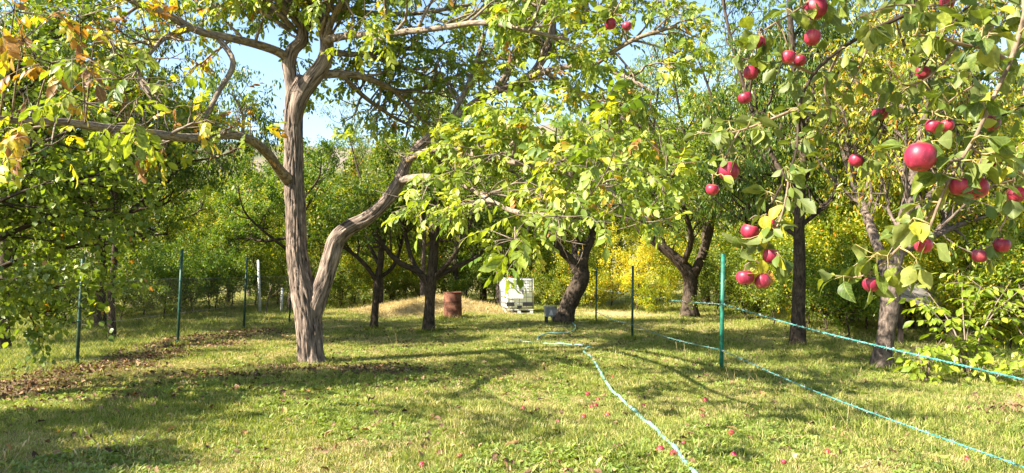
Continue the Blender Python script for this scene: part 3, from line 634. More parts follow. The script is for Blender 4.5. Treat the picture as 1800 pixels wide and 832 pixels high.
leaf_parts('leaf', wl, P7[near], A7[near], H7[near], S7[near] * 1.15, R7[near], walnut)
# leaf stalks of the compound leaves
X_, Y_, Z_ = frames(a_, h_)
for i in np.argsort(p_[:, 1])[:160]: tw.tube(np.array([p_[i], p_[i] + Y_[i] * 0.13 - Z_[i] * 0.016, p_[i] + Y_[i] * 0.26 - Z_[i] * 0.065]), [0.0025, 0.002, 0.0015], 3, cap=False)
tm = tw.mesh('twigs', LM); tm.transform(Matrix.Translation(-Vector(wbase))); ob('twigs', tm, walnut, kind='stuff')

# ------------------------------------------------------------------ orchard trees that can be told apart
def crown_mesh(tips, rng, base, per, size, droop, tilt, mat, proto=LO_V, spread=0.05, wid=1.0, t0=0.05, along=0.6, rmean=0.45, rsd=0.25, F=LO_F):
    p, a, h = leaf_sites(tips, rng, per, spread, droop, tilt, t0, along)
    V, F, rn, lu = scatter(proto, F, p, a, h, size * rng.uniform(0.65, 1.2, len(p)), np.clip(rng.normal(rmean, rsd, len(p)), 0, 1), wid)
    return mk('crown', V - np.asarray(base), F, mat, {'rnd': rn}, smooth=False)
def orchard(name, label, cat, Y, trunk_px, limb_px, spec, bark, leafmat, per, size, droop, tilt, seed, proto=LO_V, spread=0.06, fiss=0.01, tint=(1, 1, 1), rmean=0.45, rsd=0.25, grow_trunk=True, extra=(), along=0.6):
    rng = np.random.default_rng(seed)
    b = at(trunk_px[0][0], trunk_px[0][1], Y); b[2] = gzf(b[0], b[1]) - 0.02
    root = thing(name, label, cat, tuple(b)); tips = []; mb = MB()
    q0 = trunk_px[0]; tp = [(q0[0], q0[1] + 4, q0[2] * 1.25)] + list(trunk_px[1:])
    P, R = px_line(tp, Y); P[0][2] = b[2] - 0.03; P, R = cr(P, 44, R)
    mb.tube(rel(P, b), R, 22, fiss, seed=seed, fk=2.6); L0 = [(P, R)] if grow_trunk else []
    for q in limb_px:
        P, R = px_line(q, Y); P, R = cr(P, 22, R); mb.tube(rel(P, b), R, 9, fiss * 0.4, seed=seed + 3); L0.append((P, R))
    ob('trunk', mb.mesh('trunk', bark), root)
    for P, R in extra: L0.append((np.asarray(P, float), np.asarray(R, float)))
    bm = MB()
    for P, R in L0: grow(bm, P, R, rng, spec, 0, tips)
    me = bm.mesh('branches', bark); me.transform(Matrix.Translation(-Vector(b))); ob('branches', me, root, kind='stuff')
    c = ob('crown', crown_mesh(tips, rng, b, per, size, droop, tilt, leafmat, proto, spread, rmean=rmean, rsd=rsd, along=along), root, kind='stuff'); c.color = (*tint, 1)
    return root
S3 = [dict(n=7, t0=0.35, L=(0.9, 2.0), ang=(30, 70), rmax=0.03, up=0.10, sides=5, seg=6, upside=0.6), dict(n=5, t0=0.25, L=(0.5, 1.1), sides=3, up=0.05, wob=0.2), dict(n=4, t0=0.2, L=(0.25, 0.55), sides=0, wob=0.25)]
def sv(**k):
    s = [dict(d) for d in S3]; s[0].update(k); return s
orchard('plum_tree', 'slim dark plum tree with several low bare limbs in front of the barrel', 'tree', 19.1,
        [(753, 585, 10), (755, 540, 9), (757, 500, 10), (760, 470, 9), (764, 420, 8), (767, 360, 6), (772, 300, 4), (780, 240, 3)],
        [[(756, 505, 6, 19.1), (735, 478, 6, 19), (702, 462, 5, 18.8), (674, 432, 4, 18.6), (650, 395, 3, 18.5)], [(735, 478, 5, 19), (722, 450, 4, 19.3), (712, 410, 3.5, 19.6), (703, 370, 2.5, 19.8)],
         [(760, 492, 5, 19.1), (800, 470, 4, 19.3), (840, 450, 3.5, 19.5), (862, 425, 2.5, 19.6)], [(762, 488, 5, 19.1), (790, 460, 4, 18.8), (818, 415, 3, 18.5), (832, 375, 2.5, 18.3)], [(765, 430, 4, 19.1), (745, 390, 3.5, 18.8), (735, 340, 3, 18.6)]],
        sv(t0=0.55, n=6, L=(0.7, 1.6), up=0.25), M['bark_dark'], M['mixed'], 20, 0.095, 0.3, 0.6, 31, tint=(0.8, 0.85, 0.8))
orchard('plum_tree', 'thin dark plum tree standing just left of the low-limbed plum, splitting at chest height', 'tree', 20.0,
        [(657, 578, 6.5), (660, 535, 6), (664, 495, 6.5), (671, 445, 5), (676, 400, 4.5), (682, 340, 3.5), (690, 280, 2.5)],
        [[(664, 498, 4, 20), (642, 466, 4, 19.8), (615, 442, 3, 19.6), (588, 424, 2.5, 19.4)], [(665, 490, 4, 20), (690, 470, 3.5, 20.2), (704, 435, 3, 20.4), (712, 390, 2, 20.6)], [(668, 470, 3.5, 20), (650, 430, 3, 20.4), (640, 380, 2.5, 20.8)]],
        sv(t0=0.5, n=6, L=(0.7, 1.5), up=0.25), M['bark_dark'], M['mixed'], 20, 0.095, 0.3, 0.6, 32, tint=(0.75, 0.85, 0.7))
orchard('plum_tree', 'dark tree with a thick S-curved trunk beside the grey tub', 'tree', 21.7,
        [(990, 571, 16), (996, 545, 15), (1008, 518, 15), (1021, 492, 15), (1022, 468, 12), (1028, 445, 9), (1036, 428, 8), (1048, 390, 6), (1062, 340, 5), (1070, 280, 4)],
        [[(1016, 482, 9, 21.7), (1006, 460, 8, 21.6), (985, 440, 7, 21.4), (964, 415, 6, 21.1), (938, 392, 5, 20.8), (900, 360, 4, 20.5)], [(1012, 465, 6, 21.7), (1010, 440, 6, 22), (1014, 415, 5, 22.3), (1010, 370, 4, 22.6), (1000, 310, 3, 23)], [(1034, 432, 5, 21.7), (1020, 424, 4, 21.4), (1005, 400, 4, 21.0)]],
        sv(t0=0.5, n=7, L=(0.9, 2.0), up=0.15), M['bark_dark'], M['mixed'], 15, 0.095, 0.3, 0.6, 33, fiss=0.02, tint=(0.9, 1, 0.8))
orchard('apricot_tree', 'old dark tree whose trunk leans left under the yellow bush', 'tree', 25.4,
        [(1213, 557, 15), (1212, 530, 13), (1214, 500, 12.5), (1210, 480, 12), (1192, 458, 10), (1168, 438, 8.5), (1145, 420, 8), (1118, 398, 6), (1085, 370, 5), (1050, 330, 4)],
        [[(1216, 490, 9, 25.4), (1232, 455, 8, 25.2), (1248, 405, 7, 25), (1258, 340, 5, 24.6), (1270, 260, 4, 24.3)], [(1165, 436, 6, 25.4), (1160, 390, 5, 25.8), (1170, 330, 4, 26.2), (1175, 260, 3, 26.6)], [(1200, 466, 6, 25.4), (1215, 420, 5, 24.5), (1200, 360, 4, 23.8)]],
        sv(t0=0.4, n=8, L=(1.0, 2.4), up=0.1), M['bark_dark'], M['mixed'], 20, 0.105, 0.35, 0.6, 34, fiss=0.02, tint=(0.85, 0.95, 0.75))
# tall cherries with hanging leaves
CH = [dict(n=9, t0=0.3, L=(1.2, 2.6), ang=(35, 75), rmax=0.04, up=0.12, sides=5, seg=7, upside=0.6), dict(n=5, t0=0.25, L=(0.6, 1.3), sides=3, up=0.0, wob=0.2), dict(n=3, t0=0.2, L=(0.3, 0.7), sides=3, wob=0.15, droop=0.5, rmax=0.004)]
orchard('cherry_tree', 'tall cherry tree with a straight dark trunk and hanging leaves beyond the near green post', 'tree', 15.3,
        [(1402, 613, 13), (1403, 560, 12), (1405, 500, 11), (1405, 440, 10), (1405, 380, 9), (1408, 320, 8), (1412, 250, 7), (1400, 150, 6), (1390, 50, 5), (1385, -60, 4)],
        [[(1406, 350, 6, 15.3), (1360, 280, 5, 15.6), (1320, 190, 4, 16), (1290, 90, 3, 16.3), (1270, 0, 2.5, 16.5)], [(1410, 290, 6, 15.3), (1460, 220, 5, 15.9), (1500, 130, 4, 16.4), (1530, 30, 3, 16.8)], [(1408, 330, 5, 15.3), (1370, 310, 4, 16.2), (1330, 260, 3, 17), (1290, 240, 2.5, 17.6)], [(1410, 260, 5, 15.3), (1430, 160, 4, 16.5), (1420, 60, 3, 17.5), (1400, -30, 3, 18)], [(1405, 400, 4, 15.3), (1440, 370, 4, 16), (1480, 330, 3, 16.6)], [(1405, 420, 4, 15.3), (1365, 390, 4, 16), (1330, 370, 3, 16.6)]],
        CH, M['bark_dark'], M['cherry'], 15, 0.135, 1.1, 0.5, 35, NA_V, 0.05, tint=(0.9, 0.95, 0.8), along=0.25)
orchard('cherry_tree', 'cherry tree with a thick mottled grey trunk beside the bright saplings', 'tree', 12.3,
        [(1548, 646, 17), (1554, 610, 15), (1560, 570, 14.5), (1565, 530, 15.5), (1568, 490, 15), (1576, 450, 12), (1590, 390, 12), (1606, 320, 10), (1622, 230, 8), (1635, 120, 6), (1640, 0, 5)],
        [[(1562, 495, 11, 12.3), (1545, 440, 9, 12.8), (1520, 370, 8, 13.6), (1490, 290, 6, 14.4), (1470, 200, 5, 15)], [(1585, 410, 8, 12.3), (1630, 350, 7, 12.9), (1690, 290, 6, 13.5), (1750, 230, 5, 14)], [(1575, 450, 7, 12.3), (1630, 420, 6, 13), (1700, 390, 5, 13.7), (1770, 370, 4, 14.2)], [(1600, 340, 6, 12.3), (1570, 250, 5, 13.4), (1560, 150, 4, 14.4)], [(1620, 250, 6, 12.3), (1680, 160, 5, 13.2), (1740, 80, 4, 14)]],
        [dict(CH[0], n=12), dict(CH[1], n=6), CH[2]], M['bark_grey'], M['cherry'], 15, 0.12, 0.8, 0.55, 36, NA_V, 0.06, fiss=0.018, tint=(1.6, 1.35, 0.9), rmean=0.62, along=0.35)
def tree_at(name, label, X, Y, H, spread, nl, spec, bark, mat, per, size, droop, seed, tint, proto=LO_V, r0=0.13, fork=0.3, rmean=0.45, tilt=0.6, lean=(0, 0), sp=0.06, group=None):
    """a tree grown from scratch on its spot"""
    rng = np.random.default_rng(seed); b = np.array((X, Y, gzf(X, Y) - 0.02)); root = thing(name, label, 'tree', tuple(b), group=group)
    tips = []; mb = MB(); T = np.array((lean[0], lean[1], H * fork))
    P, R = cr([(0, 0, -0.05), T * 0.5 + rng.normal(0, 0.06, 3), T, T + np.array((lean[0] * 0.6, lean[1] * 0.6, H * 0.3)) + rng.normal(0, 0.12, 3), T * 1.1 + np.array((rng.normal(0, 0.25), rng.normal(0, 0.25), H * 0.55))], 30, [r0 * 1.25, r0, r0 * 0.85, r0 * 0.5, r0 * 0.15])
    mb.tube(P, R, 14, r0 * 0.09, seed=seed); L0 = [(P, R)]
    for k in range(nl):
        a = 6.283 * (k + rng.uniform(-0.25, 0.25)) / nl; t = rng.uniform(0.85, 1.5)
        i = min(int(0.5 * t * 29), 26); s = P[i]; e = spread * rng.uniform(0.75, 1.1); hh = H * (1 - fork) * (rng.uniform(0.35, 0.85) if k % 3 else rng.uniform(-0.05, 0.2))
        d = np.array((math.cos(a) * e, math.sin(a) * e, hh))
        Q, S = cr([s, s + d * np.array((0.45, 0.45, 0.3)) + rng.normal(0, 0.1, 3), s + d * np.array((0.8, 0.8, 0.7)) + rng.normal(0, 0.15, 3), s + d], 16, np.array((0.5, 0.38, 0.26, 0.1)) * r0)
        mb.tube(Q, S, 8); L0.append((Q, S))
    ob('trunk', mb.mesh('trunk', bark), root); bm = MB()
    for Q, S in L0: grow(bm, Q, S, rng, spec, 0, tips)
    ob('branches', bm.mesh('branches', bark), root, kind='stuff')
    c = ob('crown', crown_mesh(tips, rng, (0, 0, 0), per, size, droop, tilt, mat, proto, sp, rmean=rmean, along=0.25 if droop > 0.7 else 0.6), root, kind='stuff'); c.color = (*tint, 1)
    return root
tree_at('cherry_tree', 'dark-leaved cherry tree with a low fork just behind the chain-link fence', -9.4, 17.5, 7.2, 3.0, 8, CH, M['bark_dark'], M['cherry'], 20, 0.135, 1.1, 41, (0.95, 1.0, 0.8), NA_V, r0=0.075, fork=0.30)
tree_at('apple_tree', 'low bushy dark tree behind the chain-link fence and the cherry', -11.2, 20.2, 6.2, 2.8, 7, S3, M['bark_dark'], M['mixed'], 18, 0.095, 0.4, 42, (0.75, 0.85, 0.7))
tree_at('plum_tree', 'green spreading tree beyond the wire fence beside the white poles', -8.6, 29.0, 6.0, 2.8, 6, S3, M['bark_dark'], M['mixed'], 24, 0.105, 0.4, 43, (0.8, 0.95, 0.7))
tree_at('plum_tree', 'dense green tree beyond the chain-link fence, half hidden by the apricot', -10.0, 14.6, 6.6, 3.0, 8, S3, M['bark_dark'], M['mixed'], 22, 0.105, 0.4, 45, (1.1, 1.1, 0.8))
# outside the picture to the left: they shade the near corner of the lawn
tree_at('apricot_tree', 'broad leafy apricot tree at the side of the lawn', -10.0, 3.75, 4.6, 2.3, 7, S3, M['bark_dark'], M['mixed'], 26, 0.11, 0.4, 44, (0.8, 0.9, 0.8))

# ------------------------------------------------------------------ apricot with round leaves at the left edge
rng = np.random.default_rng(51)
ab = np.array((-7.3, 9.0, gzf(-7.3, 9.0))); apri = thing('apricot_tree', 'leafy apricot tree with glossy round leaves hanging over the bare strip', 'tree', tuple(ab))
mb = MB(); L0 = []
P, R = cr([(-7.3, 9.0, -0.05), (-7.25, 9.0, 0.6), (-7.3, 9.05, 1.2), (-7.2, 9.1, 2.2), (-7.1, 9.0, 3.4), (-7.2, 9.1, 4.6)], 26, [0.15, 0.12, 0.11, 0.08, 0.05, 0.02]); mb.tube(rel(P, ab), R, 14, 0.01); L0.append((P, R))
for e in [(-5.2, 8.4, 1.5), (-5.0, 9.4, 2.4), (-5.4, 10.6, 2.0), (-5.0, 8.8, 3.4), (-5.6, 10.4, 3.8), (-6.2, 7.6, 2.2), (-6.4, 8.0, 3.9), (-5.5, 9.5, 4.9), (-8.6, 9.8, 2.4), (-6.9, 11.4, 3.0), (-5.3, 9.0, 0.95), (-6.3, 10.8, 1.3), (-5.3, 10.0, 5.4), (-6.6, 10.6, 5.2), (-4.9, 9.8, 3.0), (-5.2, 8.3, 2.6), (-7.0, 9.6, 5.8), (-5.0, 10.2, 4.2), (-5.9, 9.8, 4.4), (-5.6, 8.9, 3.0), (-6.0, 10.6, 4.8), (-5.5, 10.8, 3.0)]:
    e = np.array(e); s = np.array((-7.25, 9.02, min(max(0.9, e[2] * 0.55), 2.8)))
    P, R = cr([s, s * 0.5 + e * 0.5 + np.array((0, 0, 0.25)), e], 16, [0.05, 0.03, 0.008]); mb.tube(rel(P, ab), R, 7); L0.append((P, R))
ob('trunk', mb.mesh('trunk', M['bark_dark']), apri); bm = MB(); tips = []
for P, R in L0: grow(bm, P, R, rng, [dict(n=8, t0=0.3, L=(0.5, 1.2), sides=4, up=-0.02, rmax=0.015, wob=0.2), dict(n=5, t0=0.2, L=(0.25, 0.6), sides=3, up=-0.05, wob=0.2, rmax=0.006)], 0, tips)
me = bm.mesh('branches', M['bark_dark']); me.transform(Matrix.Translation(-Vector(ab))); ob('branches', me, apri, kind='stuff')
p_, a_, h_ = leaf_sites(tips, rng, 17, 0.06, 0.6, 0.5); kp = rng.random(len(p_)) > 0.6 * sstep(3.0, 4.2, p_[:, 2]) * sstep(-5.6, -6.4, p_[:, 0]); p_, a_, h_ = p_[kp], a_[kp], h_[kp]; s_ = 0.085 * rng.uniform(0.65, 1.15, len(p_)); r_ = np.clip(rng.normal(0.42, 0.24, len(p_)), 0, 1)
vis, dep, px_, py_ = visible(p_, 0); order = np.argsort(np.where(vis, dep, 1e9)); near, rest = order[:300], order[300:]
V, F, rn, lu = scatter(MI_V, MI_F, p_[rest], a_[rest], h_[rest], s_[rest], r_[rest], 1.55)
ob('foliage', mk('apricot_foliage', rel(V, ab), F, M['apricot'], {'rnd': rn}), apri, kind='stuff')
hl = []
for s in range(5):
    V, F = leaf_hi(0.40, 0.36, 0.22, 0.3, 0.015, 80 + s, heart=0.25); hl.append(mk('round_leaf', V, F, M['apricot_leaf'], {'luv': V}))
leaf_parts('leaf', hl, p_[near], a_[near], h_[near], s_[near], r_[near], apri)

# ------------------------------------------------------------------ background: thicket, bushes
def proto_tree(seed, H, spread, nl, spec, bark, mat, per, size, droop, r0, fork, proto=LO_V, rmean=0.45, sp=0.08):
    o = tree_at('tmp', '', 0, -30, H, spread, nl, spec, bark, mat, per, size, droop, seed, (1, 1, 1), proto, r0, fork, rmean, sp=sp)
    ch = {c.name.split('.')[0]: c.data for c in o.children}
    for c in list(o.children): bpy.data.objects.remove(c)
    bpy.data.objects.remove(o); return ch
S2 = [dict(n=7, t0=0.25, L=(0.9, 2.0), ang=(30, 75), rmax=0.03, up=0.10, sides=4, seg=5, upside=0.6), dict(n=5, t0=0.2, L=(0.5, 1.1), sides=3, up=0.03, wob=0.22)]
SB = [dict(n=7, t0=0.15, L=(0.4, 0.9), ang=(30, 80), rmax=0.012, up=0.08, sides=3, seg=4, upside=0.5), dict(n=4, t0=0.2, L=(0.25, 0.5), sides=0, wob=0.25)]
PT = {'a': proto_tree(201, 6.4, 2.3, 6, S2, M['bark_dark'], M['mixed'], 46, 0.125, 0.4, 0.10, 0.25),
      'b': proto_tree(202, 7.2, 2.0, 5, S2, M['bark_grey'], M['mixed'], 42, 0.145, 0.5, 0.09, 0.32),
      'c': proto_tree(203, 5.4, 2.6, 7, S2, M['bark_dark'], M['mixed'], 58, 0.10, 0.35, 0.11, 0.2),
      'd': proto_tree(204, 9.5, 3.0, 7, CH, M['bark_dark'], M['cherry'], 13, 0.15, 1.0, 0.16, 0.25, NA_V),
      'e': proto_tree(205, 8.2, 2.4, 6, S2, M['bark_grey'], M['cherry'], 46, 0.155, 0.8, 0.12, 0.3, NA_V),
      's': proto_tree(206, 2.6, 1.3, 9, SB, M['bark_dark'], M['mixed'], 26, 0.09, 0.3, 0.035, 0.08),
      't': proto_tree(207, 2.0, 1.5, 9, SB, M['bark_dark'], M['mixed'], 26, 0.09, 0.3, 0.03, 0.06),
      'g': proto_tree(208, 2.9, 1.5, 9, SB, M['bark_dark'], M['gold'], 30, 0.085, 0.3, 0.035, 0.08)}
TREE_L = 'leafy thicket tree in the mixed wood closing off the garden'
def bgtree(k, X, Y, s, tint, name='wood_tree', label=TREE_L, cat='tree', group='trees of the wood behind the garden', rz=None):
    r = random.Random(int(X * 131 + Y * 977)); o = thing(name, label, cat, (X, Y, gzf(X, Y) - 0.03), r.uniform(0, 6.28) if rz is None else rz, group)
    o.scale = (s * r.uniform(0.9, 1.1), s * r.uniform(0.9, 1.1), s)
    for nm in ('trunk', 'branches', 'crown'):
        c = ob(nm, PT[k][nm], o)
        if nm != 'trunk': c['kind'] = 'stuff'
        j = r.uniform(0.85, 1.15); c.color = (tint[0] * j * r.uniform(0.9, 1.1), tint[1] * j, tint[2] * j, 1)
    return o
GR, YL, DK = (1.45, 1.35, 0.85), (2.1, 1.75, 0.8), (0.9, 1.0, 0.7)
def zone(px):
    for lim, ph in ((60, 'beside the side fence'), (350, 'beyond the chain-link fence'), (520, 'behind the white poles'), (620, 'behind the fork of the big walnut'), (700, 'behind the thin plum'), (870, 'behind the straw mound'), (955, 'behind the water tank'), (1050, 'behind the curved trunk'), (1190, 'behind the golden bush'), (1300, 'behind the leaning trunk'), (1500, 'behind the straight cherry trunk'), (1620, 'behind the mottled cherry trunk')):
        if px < lim: return ph
    return 'behind the walnut saplings'
KD = {'a': 'round-crowned', 'b': 'slender upright', 'c': 'low spreading', 'd': 'tall hanging-leaved', 'e': 'tall narrow-leaved', 's': 'upright', 't': 'wide low'}
TD = {GR: 'green', YL: 'yellowing', DK: 'dark green'}
# pixel column of the stem, distance, kind, scale, tint
BG = [(668, 30, 'd', 0.75, GR), (745, 31, 'e', 0.9, GR), (800, 32, 'd', 0.85, YL), (880, 31, 'e', 1.0, GR), (620, 36, 'e', 0.95, DK), (30, 26, 'c', 1.2, DK), (95, 31, 'a', 1.1, DK), (170, 34, 'b', 1.0, GR), (235, 30, 'c', 1.1, DK), (300, 36, 'a', 1.15, GR), (350, 41, 'c', 1.3, YL), (400, 33, 'a', 0.9, GR), (440, 44, 'b', 1.2, YL), (480, 38, 'c', 1.1, GR),
      (545, 48, 'a', 1.25, YL), (575, 40, 'c', 1.15, YL), (600, 33, 'b', 0.85, GR), (640, 45, 'a', 1.3, GR), (690, 37, 'b', 1.05, DK), (735, 42, 'c', 1.3, YL), (775, 36, 'a', 1.1, GR), (815, 46, 'b', 1.45, GR), (850, 35, 'c', 1.1, DK), (880, 40, 'a', 1.3, GR),
      (925, 37, 'b', 1.2, YL), (960, 44, 'e', 1.2, YL), (1000, 36, 'a', 1.2, GR), (1050, 40, 'e', 1.2, YL), (1090, 46, 'd', 1.2, YL), (1130, 33, 'd', 1.0, GR), (1165, 38, 'e', 1.3, YL), (1240, 31, 'd', 1.05, GR), (1290, 36, 'e', 1.4, YL), (1330, 27, 'd', 0.95, GR),
      (1370, 34, 'e', 1.4, YL), (1430, 25, 'a', 1.0, GR), (1460, 30, 'e', 1.25, YL), (1500, 22, 'e', 0.95, YL), (1545, 27, 'e', 1.2, YL), (1600, 21, 'e', 1.0, YL), (1655, 18.5, 'c', 0.95, YL), (1690, 25, 'e', 1.15, YL), (1740, 20, 'a', 0.95, YL), (1790, 24, 'e', 1.1, YL), (1850, 19, 'c', 1.0, YL),
      (-60, 22, 'a', 1.1, DK), (-150, 18, 'c', 1.1, DK), (1900, 26, 'e', 1.1, GR)]
for (px, Y, k, s, t) in BG: bgtree(k, (px - 900) / FPX * Y, Y, s, t, label='%s %s tree fronting the wood %s' % (KD[k], TD[t], zone(px)))
for i in range(34):
    Y = 50 + 24 * random.random(); px = -80 + 1960 * (i + 0.5) / 34
    k = random.choice('abce'); t = random.choice((GR, YL, YL, DK)); bgtree(k, (px - 900) / FPX * Y, Y, random.uniform(1.0, 1.35), t, label='%s %s tree deep in the wood %s' % (KD[k], TD[t], zone(px)))
SH = [(1420, 20, 's', 1.0, YL), (1475, 21, 't', 1.3, YL), (1590, 19.5, 's', 1.2, YL), (1665, 19, 't', 1.3, YL), (1740, 16, 's', 1.2, YL), (1800, 15.5, 't', 1.2, YL), (1510, 24, 's', 1.5, YL), (1620, 23, 's', 1.6, YL), (1700, 21, 't', 1.7, YL), (180, 24, 's', 0.95, DK), (255, 25, 't', 1.0, DK), (320, 27, 't', 1.0, DK), (370, 26, 's', 0.9, DK), (150, 27, 't', 1.1, DK), (215, 23, 't', 0.8, DK), (290, 23.2, 's', 0.75, DK), (340, 25.5, 's', 0.8, DK), (410, 31, 's', 1.1, DK), (450, 33, 't', 1.3, GR), (490, 34, 's', 1.2, DK), (545, 36, 't', 1.4, YL), (620, 36, 's', 1.3, GR), (670, 36, 't', 1.3, DK), (715, 35, 's', 1.3, YL), (765, 36, 't', 1.4, GR), (820, 37, 's', 1.4, DK), (870, 36, 't', 1.4, GR), (930, 37, 's', 1.5, GR), (985, 35, 't', 1.3, YL), (1030, 35, 's', 1.5, YL), (1215, 33, 's', 1.3, YL), (1280, 31, 't', 1.3, GR), (1330, 30, 's', 1.3, GR), (1400, 27, 't', 1.3, GR), (1440, 23, 's', 1.1, GR), (1570, 21, 't', 1.2, GR), (1640, 20.5, 's', 1.1, YL), (1720, 18, 't', 1.2, YL), (1790, 17.5, 's', 1.2, YL),
      (60, 24, 's', 1.0, DK), (120, 21, 't', 0.9, DK), (260, 28, 's', 1.0, DK), (330, 29, 't', 1.0, GR), (380, 28, 's', 0.9, DK), (520, 31, 't', 0.9, GR), (560, 30, 's', 0.8, DK), (600, 29.5, 't', 0.8, DK), (640, 31, 's', 0.9, YL), (690, 32, 't', 0.9, DK), (740, 33, 's', 0.9, GR), (790, 32, 't', 0.8, GR), (845, 31.5, 's', 0.9, DK),
      (900, 33, 's', 1.0, GR), (965, 30, 't', 0.8, GR), (1000, 31, 's', 1.0, GR), (1040, 29, 't', 0.9, YL), (1180, 31, 's', 1.1, YL), (1150, 27.5, 't', 0.7, YL), (1260, 27, 's', 0.9, DK), (1310, 23.5, 't', 0.9, DK), (1360, 21, 's', 0.8, DK), (1345, 25, 's', 1.1, GR), (1450, 19, 't', 0.9, DK), (1490, 17, 's', 0.75, DK), (1520, 20, 's', 1.0, GR), (1625, 20.5, 't', 1.2, GR), (1700, 15.5, 's', 0.9, YL), (1770, 14.5, 't', 0.95, YL), (1830, 13, 's', 0.9, GR), (-40, 16, 's', 1.0, DK)]
for (px, Y, k, s, t) in SH: bgtree(k, (px - 900) / FPX * Y, Y, s, t, 'shrub', '%s %s shrub in the %s undergrowth %s' % (KD[k], TD[t], 'nearer' if s < 1.05 else 'deeper', zone(px)), 'shrub', 'shrubs of the undergrowth')
bgtree('g', (1118 - 900) / FPX * 28, 28, 0.9, (1.25, 1.2, 1), 'shrub', 'bright golden-yellow bush behind the dark fence posts', 'shrub', None)
bgtree('g', (1075 - 900) / FPX * 32, 32, 0.95, (0.85, 1, 1), 'shrub', 'yellow-green bush left of the golden one', 'shrub', None)
bgtree('g', (575 - 900) / FPX * 34, 34, 1.5, (0.85, 0.95, 0.9), 'shrub', 'tall yellowing bush seen through the fork of the big walnut', 'shrub', None)

# ------------------------------------------------------------------ walnut saplings at the right
def sapling(label, X, Y, stems, H, seed, n_leaf, nparts):
    rng = np.random.default_rng(seed); b = np.array((X, Y, gzf(X, Y))); root = thing('walnut_sapling', label, 'sapling', tuple(b), group='walnut saplings along the edge of the lawn')
    mb = MB(); pos = []; ax = []
    for k in range(stems):
        a = 6.283 * k / stems + rng.uniform(-0.3, 0.3); ln = H * rng.uniform(0.65, 1.1); sp = rng.uniform(0.25, 0.65) * H
        e = np.array((math.cos(a) * sp, math.sin(a) * sp, ln))
        P = cr([(0, 0, -0.03), e * np.array((0.3, 0.3, 0.55)) + rng.normal(0, 0.04, 3), e], 12); mb.tube(P, np.linspace(0.016, 0.004, 12), 6)
        for q in range(n_leaf):
            t = rng.uniform(0.12, 1.0) * 10.99; i = int(t); p = P[i] + (P[i + 1] - P[i]) * (t - i); az = rng.uniform(0, 6.283)
            pos.append(p + b); ax.append((math.cos(az), math.sin(az), rng.uniform(0.0, 0.55)))
    pos = np.array(pos); ax = nrm(np.array(ax)); nh = nrm(np.array((0, 0, 1.0)) + rng.normal(0, 0.25, pos.shape))
    P7, A7, H7, S7, own = compound(pos, ax, nh, rng, 0.30, 0.15, 2, 0.2); R7 = np.clip(rng.normal(0.5, 0.22, len(P7)), 0, 1)
    X_, Y_, Z_ = frames(ax, nh)
    for i in range(len(pos)):
        p = pos[i] - b; mb.tube(np.array([p, p + Y_[i] * 0.15 - Z_[i] * 0.012, p + Y_[i] * 0.30 - Z_[i] * 0.06]), [0.003, 0.0025, 0.002], 3, cap=False)
    ob('stems', mb.mesh('stems', M['bark_limb']), root)
    vis, dep, _, _ = visible(P7, 0); order = np.argsort(np.where(vis, dep, 1e9)); near, rest = order[:nparts], order[nparts:]
    sl_ = []
    for s in range(4):
        V, F = leaf_hi(0.26, 0.5, 0.22, 0.25 + 0.1 * s, 0.012, 120 + s, ns=6); sl_.append(mk('sapling_leaflet', V, F, M['sapling_leaf'], {'luv': V}))
    leaf_parts('leaf', sl_, P7[near], A7[near], H7[near], S7[near], R7[near], root)
    if len(rest):
        V, F, rn, lu = scatter(MI_V, MI_F, P7[rest], A7[rest], H7[rest], S7[rest], R7[rest]); ob('foliage', mk('sapling_foliage', rel(V, b), F, M['sapling'], {'rnd': rn}), root, kind='stuff')
sapling('bright green walnut sapling rising over the barbed wire, the tallest of the saplings', 6.75, 11.0, 7, 1.75, 71, 13, 290)
sapling('low bright green walnut sapling at the foot of the mottled cherry trunk', 5.95, 10.7, 5, 0.62, 72, 6, 110)
sapling('small yellow-green walnut sapling below the barbed wire', 7.0, 10.1, 4, 0.5, 73, 5, 70)
sapling('leafy walnut sapling at the edge of the frame behind the wire', 7.7, 10.8, 6, 1.5, 74, 11, 160)

# ------------------------------------------------------------------ apple tree at the right, close by
ARNG = np.random.default_rng(81)
apb = np.array((2.75, 1.9, gzf(2.75, 1.9))); apple = thing('apple_tree', 'apple tree with red apples leaning into view over the wire', 'tree', tuple(apb))
mb = MB(); BR_ = []
def trunk_tube(pts, r, n=24, sides=14, f=0.006):
    P, R = cr(pts, n, r); mb.tube(rel(P, apb), R, sides, f); return P, R
trunk_tube([(2.75, 1.9, -0.05), (2.72, 1.92, 0.6), (2.66, 1.95, 1.2), (2.55, 2.0, 1.75), (2.4, 2.1, 2.3), (2.25, 2.3, 2.9)], [0.13, 0.10, 0.095, 0.085, 0.065, 0.045])
ob('trunk', mb.mesh('trunk', M['bark_grey']), apple)
TOP = np.array((2.35, 2.15, 2.5))
def twig(pts, r0, r1, from_top=False, n=26, grow_n=0):
    P = np.array([at(*q) for q in pts])
    if from_top:
        s = TOP + ARNG.normal(0, 0.05, 3); P = np.vstack([s, (s + P[0]) / 2 + np.array((0, 0, 0.22)), P]); n += 10
    P = cr(P, n); R = np.linspace(r0, r1, n); m = MB(); m.tube(rel(P, apb), R, 8, 0); ob('branch', m.mesh('branch', M['bark_dark'] if r0 > 0.0105 and len(BR_) else M['twig']), apple); BR_.append((P, R)); return P
twig([(1830, -40, 1.95), (1800, 35, 1.92), (1775, 110, 1.88), (1742, 180, 1.85), (1715, 240, 1.83), (1690, 280, 1.82), (1660, 335, 1.8), (1640, 385, 1.8), (1625, 425, 1.82)], 0.013, 0.0028, True, 36)
twig([(1775, 110, 1.88), (1740, 88, 1.85), (1700, 80, 1.82), (1650, 66, 1.8), (1605, 62, 1.78)], 0.006, 0.0022)
